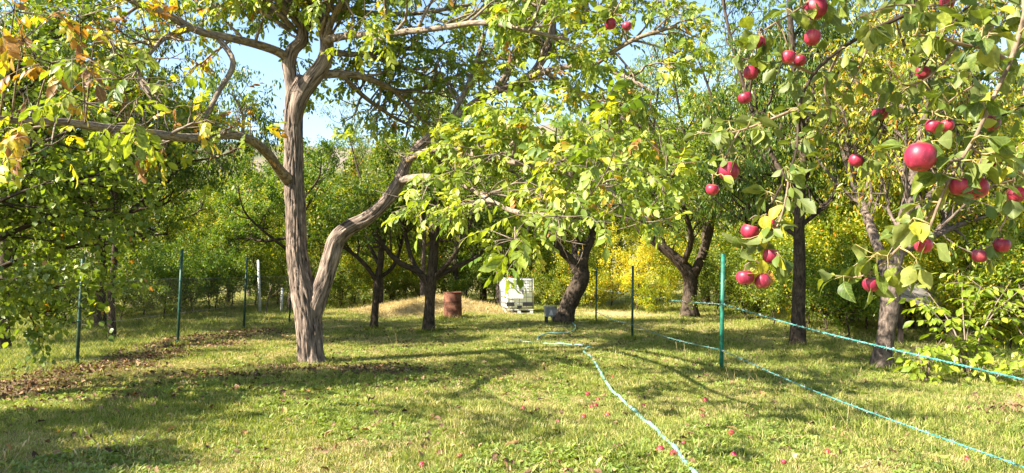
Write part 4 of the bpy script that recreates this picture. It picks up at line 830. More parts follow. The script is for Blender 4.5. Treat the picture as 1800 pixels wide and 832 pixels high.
twig([(1690, 280, 1.82), (1660, 284, 1.80), (1635, 270, 1.79), (1615, 245, 1.78)], 0.005, 0.002, n=12)
twig([(1705, 258, 1.83), (1740, 280, 1.84), (1775, 292, 1.86), (1810, 315, 1.88)], 0.004, 0.002, n=12)
twig([(1640, -30, 2.8), (1600, 20, 2.8), (1540, 50, 2.8), (1480, 85, 2.75), (1430, 130, 2.7), (1404, 190, 2.6), (1402, 250, 2.55), (1388, 300, 2.5), (1360, 350, 2.5), (1338, 395, 2.5), (1330, 408, 2.5)], 0.014, 0.003, True, 40)
twig([(1388, 300, 2.5), (1382, 345, 2.48), (1370, 390, 2.46), (1352, 420, 2.46), (1342, 450, 2.45), (1340, 482, 2.45)], 0.004, 0.002, n=14)
twig([(1430, 130, 2.7), (1385, 112, 2.66), (1330, 108, 2.62), (1285, 98, 2.6)], 0.006, 0.0022, n=16)
twig([(1404, 190, 2.6), (1350, 212, 2.58), (1300, 230, 2.56), (1255, 236, 2.55), (1225, 232, 2.55)], 0.006, 0.0022, n=16)
twig([(1300, 230, 2.56), (1285, 255, 2.52), (1272, 285, 2.5), (1255, 310, 2.5)], 0.004, 0.002, n=10)
twig([(1860, 240, 3.2), (1800, 330, 3.2), (1765, 390, 3.2), (1748, 425, 3.2), (1725, 442, 3.2)], 0.009, 0.003, True)
twig([(1740, -20, 3.0), (1660, 60, 3.0), (1612, 135, 3.0), (1565, 185, 3.0), (1545, 230, 3.0), (1522, 258, 3.0), (1506, 270, 3.0)], 0.012, 0.0025, True)
twig([(1870, 130, 3.0), (1790, 190, 3.0), (1720, 215, 2.95), (1645, 222, 2.9)], 0.011, 0.003, True)
twig([(1560, -40, 2.4), (1490, -20, 2.4), (1434, -4, 2.35), (1395, 22, 2.3), (1350, 48, 2.3), (1318, 72, 2.3)], 0.008, 0.0025, True)
twig([(1650, 360, 1.82), (1610, 405, 1.9), (1570, 445, 1.95), (1530, 480, 2.0), (1490, 490, 2.05)], 0.0045, 0.002, n=18)
twig([(1880, 300, 2.5), (1820, 310, 2.45), (1770, 320, 2.4), (1735, 330, 2.4)], 0.007, 0.003, True)
twig([(1180, -90, 3.2), (1110, -40, 3.2), (1092, 0, 3.2), (1076, 28, 3.2)], 0.006, 0.0025, True)
twig([(1700, -10, 2.2), (1640, 10, 2.2), (1570, 10, 2.2), (1510, 30, 2.2)], 0.007, 0.0025, True)
twig([(1820, 60, 2.7), (1740, 130, 2.7), (1680, 170, 2.7), (1640, 200, 2.7)], 0.007, 0.0025, True)
twig([(1800, -20, 2.4), (1750, 40, 2.4), (1700, 140, 2.4)], 0.006, 0.0025, True)
twig([(1480, 85, 2.75), (1450, 150, 2.75), (1460, 200, 2.75), (1440, 235, 2.75)], 0.006, 0.0025)
twig([(1860, 180, 2.2), (1800, 250, 2.2), (1770, 270, 2.2)], 0.006, 0.0025, True)
twig([(1540, 50, 2.8), (1500, 140, 2.85), (1480, 170, 2.85)], 0.006, 0.0025)
twig([(1690, 70, 2.9), (1640, 130, 2.9), (1590, 150, 2.9), (1560, 110, 2.9)], 0.006, 0.0025)
# leaves in little rosettes along the twigs
pos = []; ax = []; siz = []; rn = []; spur = MB()
for bi, (P, R) in enumerate(BR_):
    Lb = np.linalg.norm(np.diff(P, axis=0), axis=1).sum(); k = int(Lb / 0.036)
    T = nrm(np.gradient(P, axis=0))
    for q in range(k):
        t = (q + ARNG.uniform(0, 1)) / k * (len(P) - 1.001); i = int(t); p = P[i] + (P[i + 1] - P[i]) * (t - i)
        if R[i] > 0.0125: continue
        v = visible(p[None], 260)[0][0]
        if not v: continue
        hang = bi in (0, 4) and 0.35 < t / len(P) < 0.82
        if hang and ARNG.random() < 0.72: continue
        d = nrm(np.cross(T[i], ARNG.normal(0, 1, 3)) + np.array((0, 0, 0.2))); s0 = p + d * ARNG.uniform(0.01, 0.06)
        spur.tube(np.array([p, (p + s0) / 2 + ARNG.normal(0, 0.003, 3), s0]), [0.003, 0.0025, 0.0018], 5)
        for m in range(ARNG.integers(2, 6)):
            a = nrm(d * 0.5 + T[i] * 0.3 + ARNG.normal(0, 0.6, 3) + np.array((0, 0, -0.55)))
            st_ = ARNG.uniform(0.012, 0.03); pe = s0 + a * st_; spur.tube(np.array([s0, pe + a * 0.004]), [0.0011, 0.001], 3, cap=False)
            pos.append(pe); ax.append(a); siz.append(ARNG.uniform(0.04, 0.074)); rn.append(np.clip(ARNG.normal(0.42, 0.22), 0, 0.84))
pos = np.array(pos); ax = np.array(ax); siz = np.array(siz); rn = np.array(rn)
# yellow leaves on the hanging shoot's end
def ynear(px, py, Y, n, rpx, val):
    global pos, ax, siz, rn
    c = at(px, py, Y); p = c + ARNG.normal(0, rpx * Y / FPX, (n, 3)); pos = np.vstack([pos, p]); ax = np.vstack([ax, nrm(ARNG.normal(0, 0.5, (n, 3)) + np.array((0, 0, -0.8)))])
    siz = np.concatenate([siz, ARNG.uniform(0.055, 0.075, n)]); rn = np.concatenate([rn, np.clip(ARNG.normal(val, 0.03, n), 0, 1)])
    for a in p: spur.tube(np.array([c, (a + c) / 2 + ARNG.normal(0, 0.004, 3), a]), [0.0015, 0.0013, 0.001], 3, cap=False)
ynear(1335, 470, 2.44, 6, 14, 0.9); ynear(1360, 400, 2.45, 4, 12, 0.89); ynear(1350, 480, 2.44, 2, 8, 0.99); ynear(1300, 420, 2.48, 5, 14, 0.3); ynear(1560, 450, 1.95, 5, 20, 0.72); ynear(1530, 480, 2.0, 4, 16, 0.5)
nh = nrm(np.array((0, 0, 1.0)) + ARNG.normal(0, 0.7, pos.shape))
me = spur.mesh('spurs', M['stalk']); me.transform(Matrix.Translation(-Vector(apb))); ob('spurs', me, apple, kind='stuff')
vis, dep, _, _ = visible(pos, 0); order = np.argsort(np.where(vis, dep / siz, 1e9)); near, rest = order[:300], order[300:]
al = []
for s in range(8):
    V, F = leaf_hi(0.30 + 0.03 * (s % 3), 0.42, 0.1 + 0.25 * (s % 3), 0.15 + 0.32 * (s % 4), 0.02 + 0.012 * (s % 3), 160 + s, ns=9); al.append((V, F, mk('apple_leaf', V, F, M['apple_leaf'], {'luv': V})))
leaf_parts('leaf', [a[2] for a in al], pos[near], ax[near], nh[near], siz[near] * 1.06, rn[near], apple)
V4, F4 = leaf_hi(0.31, 0.42, 0.25, 0.35, 0.018, 171, ns=5)
V, F, rr_, lu = scatter(V4, F4, pos[rest], ax[rest], nh[rest], siz[rest], rn[rest]); ob('foliage', mk('apple_foliage', rel(V, apb), F, M['apple_foliage'], {'rnd': rr_}), apple, kind='stuff')

# the crown above
bm = MB(); tips = []; UR = np.random.default_rng(83)
for e in [(0.3, 1.4, 3.15), (0.0, 2.3, 3.3), (0.9, 0.6, 3.2), (0.9, 3.3, 3.4), (0.35, 3.0, 3.6), (1.5, 2.4, 3.8), (2.6, 0.7, 3.5), (3.4, 2.8, 3.3), (2.2, 3.8, 3.4), (1.2, 1.6, 3.5), (3.6, 1.4, 3.2), (-0.5, 1.5, 3.6), (-0.2, 0.5, 3.7), (0.6, 1.9, 3.0), (-0.2, 3.0, 3.7), (0.2, 0.9, 3.5)]:
    e = np.array(e); P, R = cr([TOP, (TOP + e) / 2 + np.array((0, 0, 0.3)), e], 14, [0.03, 0.02, 0.006]); bm.tube(P, R, 8)
    grow(bm, P, R, UR, [dict(n=7, t0=0.25, L=(0.35, 0.8), sides=5, up=0.12, rmax=0.01, upside=0.8), dict(n=4, t0=0.2, L=(0.15, 0.35), sides=4, up=0.05, rmax=0.005)], 0, tips)
me = bm.mesh('upper_branches', M['twig']); me.transform(Matrix.Translation(-Vector(apb))); ob('upper_branches', me, apple, kind='stuff')
p_, a_, h_ = leaf_sites(tips, UR, 12, 0.03, 0.4, 0.6); kp = ~visible(p_, 10)[0] | (p_[:, 0] > 1.0); p_, a_, h_ = p_[kp], a_[kp], h_[kp]
V4, F4 = leaf_hi(0.31, 0.42, 0.25, 0.4, 0.02, 175, ns=4)
V, F, rr_, lu = scatter(V4, F4, p_, a_, h_, UR.uniform(0.045, 0.08, len(p_)), np.clip(UR.normal(0.42, 0.2, len(p_)), 0, 0.84)); ob('upper_foliage', mk('upper_foliage', rel(V, apb), F, M['apple_foliage'], {'rnd': rr_}), apple, kind='stuff')

# ------------------------------------------------------------------ apples
ma, N, L = newmat('apple_skin')
tc = N.new('ShaderNodeTexCoord'); oi = N.new('ShaderNodeObjectInfo')
mp = N.new('ShaderNodeMapping'); mp.inputs['Scale'].default_value = (60, 60, 9); L.new(tc.outputs['Object'], mp.inputs[0])
n1 = N.new('ShaderNodeTexNoise'); n1.inputs['Scale'].default_value = 1.0; n1.inputs['Detail'].default_value = 5; L.new(mp.outputs[0], n1.inputs['Vector'])
n2 = N.new('ShaderNodeTexNoise'); n2.inputs['Scale'].default_value = 420; n2.inputs['Detail'].default_value = 2; L.new(tc.outputs['Object'], n2.inputs['Vector'])
c = ramp_out(N, L, n1.outputs[0], [(0.30, (0.20, 0.008, 0.025)), (0.55, (0.42, 0.022, 0.06)), (0.72, (0.52, 0.07, 0.10))])
c = mixc(N, L, 'MIX', ramp_out(N, L, n2.outputs[0], [(0.66, (0, 0, 0)), (0.74, (0.35, 0.35, 0.35))]), c, (0.6, 0.35, 0.28))
sp = N.new('ShaderNodeSeparateXYZ'); L.new(tc.outputs['Object'], sp.inputs[0])
mr = N.new('ShaderNodeMapRange'); mr.inputs[1].default_value = 0.020; mr.inputs[2].default_value = 0.032; L.new(sp.outputs[2], mr.inputs[0])
c = mixc(N, L, 'MIX', mixc(N, L, 'MULTIPLY', 1.0, (0.6, 0.6, 0.6), mr.outputs[0]), c, (0.30, 0.17, 0.04))
n3 = N.new('ShaderNodeTexNoise'); n3.inputs['Scale'].default_value = 16; n3.inputs['Detail'].default_value = 4
vm = N.new('ShaderNodeVectorMath'); vm.operation = 'ADD'; L.new(tc.outputs['Object'], vm.inputs[0]); L.new(oi.outputs['Location'], vm.inputs[1]); L.new(vm.outputs[0], n3.inputs['Vector'])
c = mixc(N, L, 'MULTIPLY', 0.85, c, ramp_out(N, L, n3.outputs[0], [(0.35, (0.5, 0.45, 0.55)), (0.55, (1, 1, 1)), (0.72, (1.3, 4.5, 1.5))]))
c = mixc(N, L, 'MULTIPLY', 1.0, c, ramp_out(N, L, oi.outputs['Random'], [(0.0, (0.6, 0.7, 0.8)), (1.0, (1.15, 1.1, 1.0))]))
p = N.new('ShaderNodeBsdfPrincipled'); L.new(c, p.inputs['Base Color']); p.inputs['Roughness'].default_value = 0.45; p.inputs['Specular IOR Level'].default_value = 0.4; p.inputs['Subsurface Weight'].default_value = 0.0
out(N, L, p.outputs[0])
def apple_mesh(seed, sq):
    mb = MB(); prof = []
    for i in range(17):
        a = math.pi * i / 16; r = 0.035 * math.sin(a) ** 0.82 * (1 + 0.06 * math.cos(a)); z = 0.033 * sq * math.cos(a)
        if a < 0.7: z -= 0.010 * (1 - a / 0.7) ** 1.4
        if a > 2.6: z += 0.006 * ((a - 2.6) / 0.54) ** 1.4
        prof.append((max(r, 0.0006), z))
    mb.lathe(prof[::-1], 24, jit=0.0018); return mb.mesh('apple', ma)
AM = [apple_mesh(1, 1.0), apple_mesh(2, 0.92), apple_mesh(3, 1.06)]
mb = MB(); mb.tube(np.array([(0, 0, 0.018), (0.001, 0, 0.034), (0.004, 0, 0.052)]), [0.0014, 0.0012, 0.0016], 6); STALK = mb.mesh('stalk', M['twig'])
mb = MB()
for k in range(5):
    a = k * 1.2566; mb.tube(np.array([(0, 0, -0.027), (math.cos(a) * 0.004, math.sin(a) * 0.004, -0.030), (math.cos(a) * 0.007, math.sin(a) * 0.007, -0.029)]), [0.0018, 0.0014, 0.0004], 4)
CALYX = mb.mesh('calyx', plain('calyx', (0.06, 0.045, 0.03), (0.12, 0.09, 0.05), 80))
def an_apple(c, s, label, group, tiltx=0.0, tilty=0.0, name='apple', stalk=True):
    o = thing(name, label, 'apple', tuple(c), group=group); o.scale = (s, s, s); o.rotation_euler = (tiltx, tilty, random.uniform(0, 6.28))
    ob('flesh', random.choice(AM), o)
    if stalk: ob('stalk', STALK, o)
    ob('calyx', CALYX, o); return o
A_SUN, A_SH, A_TWO = 'sunlit red apple hanging among the leaves of the apple tree', 'dark red apple hanging in the shade of the apple leaves', 'small red apple high up beside yellow walnut leaves'
HANG = [(1618, 276, 52, 'big glossy red apple hung level with the upright apple shoot, the largest apple'), (1281, 301, 36, 'round red apple hanging from the outermost leafy twig, the larger of two'), (1252, 333, 23, 'small red apple below the round one on the outermost twig'),
        (1690, 328, 40, 'red apple of a touching pair below the fork of the upright shoot'), (1716, 331, 40, 'red apple of a touching pair below the fork of the upright shoot'),
        (1318, 407, 31, 'bright red apple topmost in the cluster at the end of the hanging shoot'), (1352, 395, 22, A_SUN), (1355, 450, 28, 'red apple half hidden by a yellow leaf on the hanging shoot'), (1310, 488, 31, 'red apple wrapped in yellow leaves at the very tip of the hanging shoot'), (1340, 494, 29, 'red apple wrapped in yellow leaves at the very tip of the hanging shoot'),
        (1601, 416, 27, A_SUN), (1623, 431, 29, A_SUN), (1531, 500, 28, 'dark red apple hanging in front of the mottled cherry trunk'), (1722, 450, 26, 'purplish apple of the pair at the end of a bare dark twig'), (1761, 431, 27, 'purplish apple of the pair at the end of a bare dark twig'),
        (1547, 200, 27, A_SUN), (1505, 282, 25, A_SUN), (1622, 128, 25, A_SUN), (1434, 15, 40, 'big red apple high in the leaves beside a pale green leaf'), (1428, 66, 29, A_SH), (1386, 100, 24, A_SH), (1406, 106, 22, A_SH), (1320, 128, 27, A_SH), (1310, 172, 25, A_SH), (1334, 75, 22, A_SH),
        (1742, 217, 30, A_SH), (1640, 222, 26, A_SH), (1664, 221, 25, A_SH), (1752, 294, 25, A_SH), (1786, 342, 30, A_SH), (1699, 108, 24, A_SH), (1665, 4, 26, A_SH), (1073, 42, 21, A_TWO), (1102, 46, 17, A_TWO)]
ALLB = np.vstack([P for P, R in BR_])
_, _, BPX, BPY = visible(ALLB, 0)
link = MB()
for (px, py, d, lab) in HANG:
    # carried by the nearest twig that passes above it, and hung at that twig's distance
    j = np.argmin(np.hypot(BPX - px, BPY - (py - 0.6 * d)) + 2.5 * np.maximum(0, BPY - (py - 0.2 * d)) + 60 * np.abs(d * ALLB[:, 1] / FPX / 0.07 - 0.95)); q = ALLB[j]
    Y = float(q[1]) - 0.01; c = at(px, py, Y); s = float(np.clip(d * Y / FPX / 0.07, 0.6, 1.25))
    o = an_apple(c, s, lab, 'apples hanging on the tree' , random.uniform(-0.3, 0.3), random.uniform(-0.3, 0.3))
    top = c + np.array((0, 0, 0.048 * s)); link.tube(cr([q, (q + top) / 2 + np.array((0, 0, 0.015)), top], 6), np.linspace(0.003, 0.0016, 6), 5)
me = link.mesh('fruit_spurs', M['twig']); me.transform(Matrix.Translation(-Vector(apb))); ob('fruit_spurs', me, apple, kind='stuff')
FALL = [(920, 717), (1041, 714), (1048, 713), (1131, 714), (1026, 736), (1068, 733), (981, 747), (1036, 822), (1286, 769), (1235, 734), (1202, 790), (1378, 823), (808, 806), (742, 820), (1455, 802), (1078, 663), (1033, 690), (1290, 812), (1700, 806), (1052, 700), (1240, 705)]
for (px, py) in FALL:
    x, y = gp(px, py + 4); an_apple((x, y, gzf(x, y) + 0.032), random.uniform(0.65, 0.88), 'red windfall apple lying on the sunlit grass', 'windfall apples on the grass', random.uniform(-1.4, 1.4), random.uniform(-1.4, 1.4), 'windfall_apple', random.random() < 0.6)
for (px, py) in [(1161, 803), (1184, 811)]:
    x, y = gp(px, py + 4); an_apple((x, y, gzf(x, y) + 0.032), 1.0, 'red windfall apple lying close against the pale hose', 'windfall apples on the grass', random.uniform(-1.4, 1.4), random.uniform(-1.4, 1.4), 'windfall_apple')

# ------------------------------------------------------------------ hose
mh, N, L = newmat('hose_plastic')
tc = N.new('ShaderNodeTexCoord'); n1 = N.new('ShaderNodeTexNoise'); n1.inputs['Scale'].default_value = 7; n1.inputs['Detail'].default_value = 5; L.new(tc.outputs['Object'], n1.inputs['Vector'])
p = N.new('ShaderNodeBsdfPrincipled'); L.new(ramp_out(N, L, n1.outputs[0], [(0.3, (0.16, 0.34, 0.30)), (0.7, (0.24, 0.44, 0.40))]), p.inputs['Base Color']); p.inputs['Roughness'].default_value = 0.35; out(N, L, p.outputs[0])
HP = [gp(1250, 880), gp(1212, 836), gp(1190, 808), gp(1158, 772), gp(1128, 741), gp(1097, 708), gp(1070, 681), gp(1051, 652), gp(1038, 632), gp(1026, 622), gp(1030, 616), gp(1038, 612), gp(1020, 609), gp(985, 608), gp(940, 605), gp(915, 603), gp(890, 603)]
H3 = np.array([(x, y, gzf(x, y) + 0.03) for x, y in HP]); H3 = cr(H3, 160); H3[:, 2] -= 0.016 * sstep(15, 16.5, H3[:, 1]) * sstep(1.6, 1.2, H3[:, 0]); H3[:, 2] += 0.010 * np.sin(np.arange(160) * 0.5) + 0.006 * np.sin(np.arange(160) * 1.3)
mb = MB(); mb.tube(H3, 0.021 + 0.0006 * np.sin(np.arange(160) * 0.9), 12, flat=0.8); tag(ob('garden_hose', mb.mesh('hose', mh)), 'pale turquoise hose snaking across the lawn toward the curved tree', 'hose')
HP = [gp(945, 602), gp(948, 597), gp(965, 592), gp(1000, 590), gp(1012, 578), gp(1005, 570)]
H3 = cr(np.array([(x, y, gzf(x, y) + 0.04) for x, y in HP]), 60)
mb = MB(); mb.tube(H3, 0.018, 8); tag(ob('garden_hose', mb.mesh('hose', mh)), 'short loose end of thin hose at the foot of the curved trunk', 'hose')

# ------------------------------------------------------------------ fences
M['green_paint'] = plain('green_post_paint', (0.010, 0.10, 0.066), (0.02, 0.165, 0.11), 14, 0.45)
M['dark_green'] = plain('dark_post_paint', (0.010, 0.04, 0.028), (0.03, 0.075, 0.05), 14, 0.5)
M['mid_green'] = plain('mid_post_paint', (0.010, 0.05, 0.034), (0.022, 0.09, 0.062), 14, 0.5)
M['wire_green'] = plain('green_coated_wire', (0.045, 0.20, 0.18), (0.12, 0.31, 0.28), 10, 0.45)
M['wire_steel'] = plain('galvanised_wire', (0.25, 0.25, 0.23), (0.45, 0.45, 0.42), 20, 0.45, 0.7)
M['wire_old'] = plain('weathered_wire', (0.07, 0.06, 0.05), (0.16, 0.13, 0.10), 6, 0.7)
M['white_paint'] = plain('white_paint', (0.55, 0.54, 0.50), (0.78, 0.77, 0.73), 6, 0.6)
def post(parent, X, Y, H, r, mat, ties, lean=(0, 0)):
    b = np.array((X, Y, gzf(X, Y))); base = np.array(parent.location); mb = MB(); top = b + np.array((lean[0], lean[1], H))
    mb.tube(np.array([b - (0, 0, 0.15), (b + top) / 2, top]) - base, r, 12); po = ob('post', mb.mesh('post', mat), parent)
    mb = MB(); mb.lathe([(r * 1.1, -0.02), (r * 1.12, 0.004), (r * 0.8, 0.02), (0.001, 0.025)], 12, top - base); ob('cap', mb.mesh('cap', mat), po)
    for z in ties:
        mb = MB(); q = b + (top - b) * z / H; a = np.linspace(0, 12.5, 20)
        mb.tube(np.stack([np.cos(a) * r * 1.15, np.sin(a) * r * 1.15, np.linspace(-0.012, 0.012, 20)], 1) + q - base, 0.003, 4); ob('wire_tie', mb.mesh('wire_tie', M['wire_green']), po)
    return b, top
fr = thing('barbed_wire_fence', 'green tube posts strung with green barbed wire along the right of the lawn', 'fence', (3.16, 11.25, gzf(3.16, 11.25)))
PR = [(2.45, 21.7, 1.60), (2.73, 16.9, 1.66), (3.16, 11.25, 1.78), (2.95, 4.0, 1.7)]
for (x, y, h), m_, r in zip(PR, (M['dark_green'], M['dark_green'], M['green_paint'], M['green_paint']), (0.026, 0.027, 0.03, 0.03)): post(fr, x, y, h, r, m_, (0.34, 1.03), (0.05 if y < 12 else 0.03, 0))
def barbed(a, b, sag, parent, r=0.0055, barb=0.16, off=0.0075):
    a = np.array(a); b = np.array(b); base = np.array(parent.location); Ln = np.linalg.norm(b - a); n = int(Ln / 0.035)
    t = np.linspace(0, 1, n)[:, None]; C = a + (b - a) * t - np.array((0, 0, 1)) * sag * 4 * t * (1 - t); C[:, 0] += 0.01 * np.sin(t[:, 0] * 9)
    d = nrm(b - a); s1 = nrm(np.cross(d, (0, 0, 1.0))); s2 = np.cross(s1, d); mb = MB(); ph = np.linspace(0, Ln / 0.09 * 6.283, n)
    for k in (0, math.pi):
        mb.tube(C + off * (np.cos(ph + k)[:, None] * s1 + np.sin(ph + k)[:, None] * s2) - base, r, 5)
    w_ = ob('wire', mb.mesh('wire', M['wire_green']), parent)
    bb = MB()
    for q in range(int(Ln / barb)):
        c_ = C[int((q + 0.5) / (Ln / barb) * (n - 1))] - base
        for k in range(2):
            v = nrm(RNG.normal(0, 1, 3)) * 0.028; bb.tube(np.array([c_ - v, c_ + v]), [0.0022, 0.0022], 4)
    ob('barbs', bb.mesh('barbs', M['wire_steel']), w_)['kind'] = 'stuff'
for i in range(3):
    (x0, y0, h0), (x1, y1, h1) = PR[i], PR[i + 1]; l0 = 0.03 if y0 > 12 else 0.05; l1 = 0.03 if y1 > 12 else 0.05
    for z, z1, sg in ((1.03, 0.965 if i == 2 else 1.03, 0.03), (0.34, 0.475 if i == 2 else 0.34, 0.05)): barbed((x0 + l0 * z / 1.7, y0 - 0.03, gzf(x0, y0) + z), (x1 + l1 * z / 1.7, y1 + 0.03, gzf(x1, y1) + z1), sg, fr, 0.003 if i < 2 else (0.0048 if z > 0.5 else 0.0034), off=0.0045 if i < 2 else 0.006)
fl = thing('wire_fence', 'chain-link fence on green tube posts along the bare strip under the trees', 'fence', (-7.2, 15.6, gzf(-7.2, 15.6)))
PL = [(-7.28, 12.45, 1.85), (-7.02, 15.6, 2.0), (-7.08, 19.6, 1.9), (-6.78, 22.6, 1.7), (-7.6, 8.6, 1.85)]
for (x, y, h), m_ in zip(PL, (M['dark_green'], M['mid_green'], M['dark_green'], M['dark_green'], M['dark_green'])): post(fl, x, y, h, 0.028, m_, (0.1, 0.75, 1.35), (0.06, 0))
def chainlink(a, b, h, parent, step=0.075, r=0.0012):
    a = np.array(a); b = np.array(b); base = np.array(parent.location); Ln = np.linalg.norm(b - a); d = (b - a) / Ln; mb = MB(); n = int((Ln + h) / step)
    V = []; F = []
    nrm_ = np.array((-d[1], d[0], 0))
    def strip(p, q):
        t = nrm(q - p); s = np.cross(t, nrm_); k = len(V)
        for pt, w_ in ((p, 1), (q, 1)):
            for e in ((s * r), (-s * r * 0.5 + nrm_ * r), (-s * r * 0.5 - nrm_ * r)): V.append(pt + e - base)
        for j in range(3): F.append((k + j, k + (j + 1) % 3, k + 3 + (j + 1) % 3, k + 3 + j))
    for k in range(n):
        for sg in (1, -1):
            x0 = k * step - (h if sg > 0 else 0); x1 = x0 + sg * h + (0 if sg > 0 else 0)
            if sg < 0: x0 = k * step; x1 = x0 - h
            z0, z1 = 0.05, h + 0.05
            def cl(xa, za, xb, zb):
                lo, hi = 0.0, Ln
                if max(xa, xb) < lo or min(xa, xb) > hi: return None
                def f(x): return za + (zb - za) * (x - xa) / (xb - xa)
                xs = [min(max(xa, lo), hi), min(max(xb, lo), hi)]
                return xs[0], f(xs[0]), xs[1], f(xs[1])
            c_ = cl(x0, z0, x1, z1)
            if c_ and abs(c_[0] - c_[2]) > 0.02: strip(a + d * c_[0] + np.array((0, 0, c_[1])), a + d * c_[2] + np.array((0, 0, c_[3])))
    ob('wire_mesh', mk('wire_mesh', np.array(V), np.array(F), M['wire_old']), parent, kind='stuff')
    for z in (0.06, h * 0.5, h + 0.05):
        m2 = MB(); m2.tube(np.array([a + (0, 0, z), (a + b) / 2 + (0, 0, z - 0.01), b + (0, 0, z)]) - base, 0.0022, 4); ob('tension_wire', m2.mesh('tension_wire', M['wire_steel']), parent)
seq = [PL[4], PL[0], PL[1], PL[2], PL[3]]
for q0, q1 in zip(seq[:-1], seq[1:]): chainlink((q0[0] + 0.02, q0[1], gzf(q0[0], q0[1])), (q1[0] + 0.02, q1[1], gzf(q1[0], q1[1])), 1.35, fl)
for (px, Y, h, lean, lab) in [(459, 27.0, 1.95, -0.1, 'tall white-painted pole behind the wire fence'), (496, 28.0, 0.9, 0.02, 'short white-painted pole close to the big walnut trunk')]:
    x = (px - 900) / FPX * Y; z = gzf(x, Y); po = thing('white_pole', lab, 'pole', (x, Y, z), group='white poles behind the fence')
    mb = MB(); mb.tube(np.array([(0, 0, -0.1), (lean / 2, 0, h / 2), (lean, 0, h)]), [0.05, 0.045, 0.042], 10); ob('shaft', mb.mesh('shaft', M['white_paint']), po)
    mb = MB(); mb.lathe([(0.045, -0.01), (0.047, 0.01), (0.03, 0.03), (0.001, 0.035)], 10, (lean, 0, h)); ob('cap', mb.mesh('cap', M['white_paint']), po)
# leaning sticks by the poles
for (x0, y0, x1, z1, lab) in [(468, 26, 478, 500, 'thin leaning forked stick beside the tall white pole'), (505, 27, 512, 505, 'leaning brown stick touching the short white pole')]:
    X0 = (x0 - 900) / FPX * y0; e = at(x1, z1, y0); mb = MB(); P = cr([(X0, y0, -0.05), ((X0 + e[0]) / 2 - 0.02, y0, e[2] * 0.5), e], 8); mb.tube(P, np.linspace(0.03, 0.018, 8), 7)
    if 'forked' in lab: mb.tube(cr([P[4], P[4] + np.array((0.18, 0, 0.12)), P[4] + np.array((0.42, 0.1, 0.38))], 6), np.linspace(0.016, 0.008, 6), 6)
    tag(ob('stick', mb.mesh('stick', M['bark_grey'])), lab, 'stick')

# ------------------------------------------------------------------ barrel, tank, tub
mr_, N, L = newmat('rust')
tc = N.new('ShaderNodeTexCoord'); n1 = N.new('ShaderNodeTexNoise'); n1.inputs['Scale'].default_value = 4.5; n1.inputs['Detail'].default_value = 9; n1.inputs['Roughness'].default_value = 0.7; L.new(tc.outputs['Object'], n1.inputs['Vector'])
n2 = N.new('ShaderNodeTexNoise'); n2.inputs['Scale'].default_value = 26; n2.inputs['Detail'].default_value = 5; L.new(tc.outputs['Object'], n2.inputs['Vector'])
c = ramp_out(N, L, n1.outputs[0], [(0.36, (0.035, 0.014, 0.010)), (0.47, (0.11, 0.042, 0.026)), (0.6, (0.18, 0.075, 0.042)), (0.72, (0.34, 0.17, 0.12))])
c = mixc(N, L, 'MULTIPLY', 0.6, c, ramp_out(N, L, n2.outputs[0], [(0.3, (0.6, 0.6, 0.6)), (0.7, (1.3, 1.25, 1.2))]))
p = N.new('ShaderNodeBsdfPrincipled'); L.new(c, p.inputs['Base Color']); p.inputs['Roughness'].default_value = 0.8; p.inputs['Specular IOR Level'].default_value = 0.25
b = N.new('ShaderNodeBump'); b.inputs['Strength'].default_value = 0.5; b.inputs['Distance'].default_value = 0.01; L.new(n1.outputs[0], b.inputs['Height']); L.new(b.outputs[0], p.inputs['Normal']); out(N, L, p.outputs[0])
bx_, by_ = (797 - 900) / FPX * 24.2, 24.2
bar = thing('barrel', 'rusty open steel barrel standing in front of the straw mound', 'barrel', (bx_, by_, gzf(bx_, by_) - 0.02)); bar.rotation_euler = (0.0, -0.025, 0.4)
R0 = 0.288
prof = [(0.002, 0.02), (R0 - 0.012, 0.02), (R0, 0.0), (R0 + 0.006, 0.012), (R0, 0.03)]
for z in np.linspace(0.05, 0.86, 30):
    g = sum(0.011 * math.exp(-((z - h) / 0.014) ** 2) for h in (0.30, 0.585)); prof.append((R0 + g - 0.002, z))
prof += [(R0 - 0.004, 0.862), (R0 - 0.012, 0.80), (R0 - 0.012, 0.03)]
mb = MB(); mb.lathe(prof, 40, jit=0.012); ob('shell', mb.mesh('shell', mr_), bar)
mb = MB(); a = np.linspace(0, 2 * math.pi, 41); mb.tube(np.stack([np.cos(a) * (R0 + 0.002), np.sin(a) * (R0 + 0.002), 0.866 + 0.006 * np.sin(a * 2)], 1), 0.011, 8, cap=False); ob('rim', mb.mesh('rim', mr_), bar)
M['tank_plastic'] = leaf_mat('tank_plastic', [(0, (0.78, 0.78, 0.77)), (1, (0.8, 0.8, 0.78))], 'inst', transl=0.2, rough=0.4, twarm=(1, 1, 0.95))
M['cage'] = plain('cage_steel', (0.22, 0.22, 0.22), (0.36, 0.36, 0.35), 12, 0.4, 0.6)
M['plate'] = plain('plate', (0.50, 0.50, 0.52), (0.60, 0.60, 0.62), 5, 0.5)
M['black'] = plain('black_panel', (0.015, 0.015, 0.017), (0.03, 0.03, 0.032), 8, 0.5)
M['red_cap'] = plain('red_cap', (0.45, 0.03, 0.02), (0.55, 0.05, 0.03), 8, 0.45)
M['pallet'] = plain('pallet', (0.55, 0.54, 0.52), (0.72, 0.71, 0.68), 6, 0.7)
tkx, tky = (908 - 900) / FPX * 27.2, 27.4
tank = thing('water_tank', 'white caged water tank on a pallet at the far end of the lawn', 'water tank', (tkx, tky, gzf(tkx, tky) - 0.03), RAD(9)); tank.scale = (1.03, 1.03, 1.09)
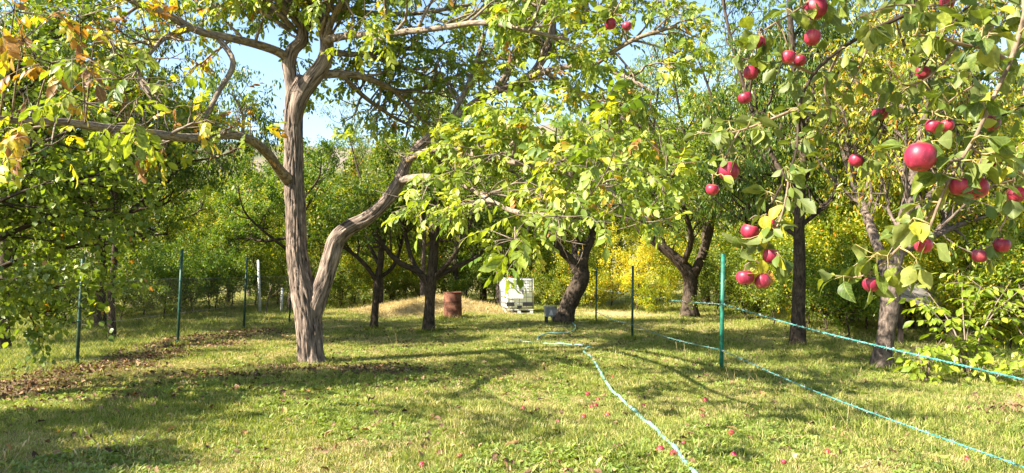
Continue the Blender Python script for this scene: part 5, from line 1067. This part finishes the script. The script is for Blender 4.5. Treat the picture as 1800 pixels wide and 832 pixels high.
def bevel_box(mb, c, d, r, seg=3):
    x, y, z = np.array(d) / 2; pts = []
    for (sx, sy, a0) in ((1, 1, 0), (-1, 1, 90), (-1, -1, 180), (1, -1, 270)):
        for k in range(seg + 1):
            a = RAD(a0 + 90 * k / seg); pts.append((sx * (x - r) + r * math.cos(a), sy * (y - r) + r * math.sin(a)))
    n = len(pts); rows = [(-z, 0.97), (-z + r * 0.4, 1.0), (z - r * 0.4, 1.0), (z, 0.97)]; V = []; F = []
    for zz, k in rows: V += [(px * k, py * k, zz) for px, py in pts]
    for i in range(3):
        for j in range(n): F.append((i * n + j, i * n + (j + 1) % n, (i + 1) * n + (j + 1) % n, (i + 1) * n + j))
    m0 = len(V); V += [(0, 0, -z), (0, 0, z)]; F3 = [((j + 1) % n, j, m0) for j in range(n)] + [(3 * n + j, 3 * n + (j + 1) % n, m0 + 1) for j in range(n)]
    mb.add(np.array(V) + np.array(c), F, F3)
mb = MB(); bevel_box(mb, (0, 0, 0.66), (0.96, 1.14, 0.98), 0.09); ob('bottle', mb.mesh('bottle', M['tank_plastic']), tank)
pal = MB(); pal.box((0, 0, 0.125), (1.0, 1.2, 0.03)); po = ob('pallet', pal.mesh('pallet', M['pallet'], False), tank)
for x in (-0.44, 0, 0.44):
    for y in (-0.53, 0, 0.53): mb = MB(); mb.box((x, y, 0.065), (0.11, 0.12, 0.088)); ob('block', mb.mesh('block', M['pallet'], False), po)
for y in (-0.53, 0, 0.53): mb = MB(); mb.box((0, y, 0.01), (1.0, 0.12, 0.022)); ob('skid', mb.mesh('skid', M['pallet'], False), po)
def bar_(a, b, r=0.011):
    m2 = MB(); m2.tube(np.array([a, b], float), r, 6); ob('cage_bar', m2.mesh('cage_bar', M['cage']), tank)
for z in (0.19, 0.36, 0.54, 0.72, 0.90, 1.08, 1.155):
    for s in (-1, 1): bar_((-0.50, s * 0.60, z), (0.50, s * 0.60, z)); bar_((s * 0.50, -0.60, z), (s * 0.50, 0.60, z))
for k in range(5):
    x = -0.5 + k * 0.25; bar_((x, -0.612, 0.14), (x, -0.612, 1.16)); bar_((x, 0.612, 0.14), (x, 0.612, 1.16))
for k in range(6):
    y = -0.6 + k * 0.24; bar_((0.512, y, 0.14), (0.512, y, 1.16)); bar_((-0.512, y, 0.14), (-0.512, y, 1.16))
bar_((-0.5, -0.2, 1.165), (0.5, -0.2, 1.165)); bar_((-0.5, 0.2, 1.165), (0.5, 0.2, 1.165))
mb = MB(); mb.box((-0.12, -0.628, 0.66), (0.52, 0.012, 0.32)); ob('name_plate', mb.mesh('name_plate', M['plate'], False), tank)
for x, wd in ((-0.32, 0.29), (0.30, 0.36)): mb = MB(); mb.box((x, -0.628, 0.31), (wd, 0.012, 0.13)); ob('dark_panel', mb.mesh('dark_panel', M['black'], False), tank)
mb = MB(); mb.tube(np.array([(-0.02, -0.64, 0.80), (0.06, -0.645, 0.80), (0.10, -0.645, 0.72), (0.12, -0.645, 0.64)]), [0.03, 0.035, 0.03, 0.012], 8); ob('bracket', mb.mesh('bracket', plain('grey_bracket', (0.10, 0.10, 0.11), (0.16, 0.16, 0.17))), tank)
mb = MB(); mb.lathe([(0.10, 1.14), (0.11, 1.16), (0.11, 1.195), (0.09, 1.205), (0.001, 1.207)], 20, (-0.26, -0.32, 0)); ob('lid', mb.mesh('lid', M['red_cap']), tank)
mb = MB(); mb.tube(np.array([(-0.05, -0.1, 1.15), (-0.05, -0.1, 1.25)]), [0.03, 0.02], 8); ob('vent', mb.mesh('vent', M['tank_plastic']), tank)
mb = MB(); mb.box((0, -0.63, 0.215), (0.16, 0.05, 0.10)); ob('valve', mb.mesh('valve', M['black'], False), tank)
M['zinc'] = plain('zinc', (0.20, 0.22, 0.25), (0.30, 0.32, 0.35), 9, 0.45, 0.4)
tx, ty = (967 - 900) / FPX * 22.2, 22.2
tub = thing('tub', 'grey metal tub with a pale triangle, on short dark legs by the curved trunk', 'tub', (tx, ty, gzf(tx, ty)), 0.1)
mb = MB(); mb.box((0, 0, 0.33), (0.31, 0.30, 0.28), taper=1.18); ob('body', mb.mesh('body', M['zinc'], False), tub)
mb = MB(); a = np.array([(-.19, -.185, .472), (.19, -.185, .472), (.19, .185, .472), (-.19, .185, .472), (-.19, -.185, .472)]); mb.tube(a, 0.012, 6); ob('rim', mb.mesh('rim', M['cage']), tub)
mb = MB(); mb.add([(-0.07, -0.165, 0.24), (0.07, -0.165, 0.24), (0.0, -0.182, 0.40), (-0.07, -0.150, 0.24), (0.07, -0.150, 0.24), (0.0, -0.165, 0.40)], None, [(0, 1, 2), (5, 4, 3)]); ob('triangle_mark', mb.mesh('triangle_mark', M['plate'], False), tub)
for x in (-0.12, 0.12):
    for y in (-0.11, 0.11): mb = MB(); mb.box((x, y, 0.10), (0.07, 0.06, 0.22)); ob('leg', mb.mesh('leg', M['black'], False), tub)
mb = MB(); mb.tube(np.array([(0.02, -0.13, 0.20), (0.02, -0.16, 0.12), (0.02, -0.165, 0.09)]), [0.022, 0.02, 0.016], 8); ob('spout', mb.mesh('spout', M['cage']), tub)

# ------------------------------------------------------------------ grey boards behind the cherry
M['shed'] = bark_mat('prop_wood', (0.018, 0.015, 0.013), (0.09, 0.07, 0.055), su=30, sv=3, bump=0.3)
bd = thing('board_stack', 'slanted weathered grey boards behind the mottled trunk and saplings', 'boards', (8.6, 15.6, gzf(8.6, 15.6)))
M['grey_wood'] = bark_mat('grey_wood', (0.20, 0.18, 0.17), (0.52, 0.49, 0.46), su=2, sv=2, bump=0.2)
for k in range(6):
    mb = MB(); mb.box((0.05 * (k % 2), (k - 2.5) * 0.13, 1.1 + (k - 2.5) * 0.11 + 0.006 * (k % 3)), (1.5, 0.165, 0.03), Matrix.Rotation(RAD(20 + k % 2), 4, 'Y') @ Matrix.Rotation(RAD(40), 4, 'X')); ob('board', mb.mesh('board', M['grey_wood'], False), bd)
for (x, y, h) in ((-0.55, -0.2, 1.1), (-0.55, 0.3, 1.5), (0.55, -0.2, 0.75), (0.55, 0.3, 1.15)): mb = MB(); mb.box((x, y, h / 2 - 0.02), (0.08, 0.08, h)); ob('prop', mb.mesh('prop', M['shed'], False), bd)

# ------------------------------------------------------------------ stalks, single fallen leaves
def stalk_clump(label, X, Y, n, h, seed, heads=False):
    r = np.random.default_rng(seed); b = np.array((X, Y, gzf(X, Y))); root = thing('dry_stalks', label, 'dry grass', tuple(b))
    for k in range(n):
        p = r.normal(0, 0.09, 3) * (1, 1, 0); e = p + np.array((r.normal(0, 0.10), r.normal(0, 0.08), h * r.uniform(0.6, 1.1)))
        mb = MB(); P = cr([p - (0, 0, 0.02), (p + e) / 2 + r.normal(0, 0.012, 3), e], 7); mb.tube(P, np.linspace(0.0028, 0.0014, 7), 4)
        s = ob('stalk', mb.mesh('stalk', M['drygrass']), root)
        if heads: mb = MB(); d = nrm(P[-1] - P[-2]); mb.tube(np.array([e - d * 0.01, e + d * 0.02, e + d * 0.05, e + d * 0.062]), [0.003, 0.0065, 0.005, 0.001], 6); ob('seed_head', mb.mesh('seed_head', M['drygrass']), s)
stalk_clump('dry straw-coloured stalks around the foot of the bright green post', 3.14, 10.55, 9, 0.42, 1)
stalk_clump('dry straw-coloured stalks leaning beside the green post', 3.35, 10.3, 6, 0.36, 2)
x, y = gp(225, 795); stalk_clump('plantain stalks with brown seed heads at the edge of the dark shadow', x, y, 11, 0.17, 3, True)
x, y = gp(160, 810); stalk_clump('thin plantain stalks inside the dark shadow', x, y, 6, 0.15, 4, True)
x, y = gp(15, 830); stalk_clump('bent grass stalks in the shaded corner of the lawn', x, y, 7, 0.2, 5, True)
x, y = gp(1200, 640); stalk_clump('single tall dry stalks between the hose and the green post', x, y, 3, 0.4, 6)
x, y = gp(700, 610); stalk_clump('tall pale grass stalks between walnut and plum trunks', x, y, 4, 0.35, 7)
x, y = gp(1470, 760); stalk_clump('pale grass stalks on the sunny lawn below the lower wire', x, y, 5, 0.25, 8)
dl = []
for s in range(5):
    V, F = leaf_hi(0.26, 0.45, 0.35 + 0.2 * (s % 3), 0.5 + 0.3 * (s % 2), 0.04, 240 + s, ns=6); V[:, 1] -= 0.5; dl.append(mk('fallen_leaf', V, F, M['dead_leaf'], {'luv': V}))
rs = np.random.default_rng(5)
SPOT = [(180, 687), (255, 662), (345, 687), (475, 668), (235, 704), (60, 728), (20, 797), (100, 765), (300, 762), (540, 695), (580, 690), (625, 718), (645, 682), (690, 650), (670, 655), (700, 668), (800, 655), (770, 695), (1180, 727), (1235, 730), (1530, 775), (1390, 775), (1290, 766), (430, 765), (500, 730), (880, 665), (850, 640), (980, 640), (760, 740), (640, 760), (420, 700), (150, 735), (1060, 780), (1340, 700), (1605, 740), (1480, 770), (560, 790), (900, 790)]
for (px, py) in SPOT:
    x, y = gp(px, py); o = ob('fallen_leaf', dl[rs.integers(5)], None, (x, y, gzf(x, y) + rs.uniform(0.03, 0.055))); s = rs.uniform(0.09, 0.15); o.scale = (s, s, s)
    o.rotation_euler = (rs.normal(0, 0.4), rs.normal(0, 0.4), rs.uniform(0, 6.28)); o.color = (float(rs.uniform(0.3, 1)), 0, 0, 1); tag(o, 'dry brown walnut leaf fallen flat on the lawn', 'leaf', 'single fallen leaves on the lawn')
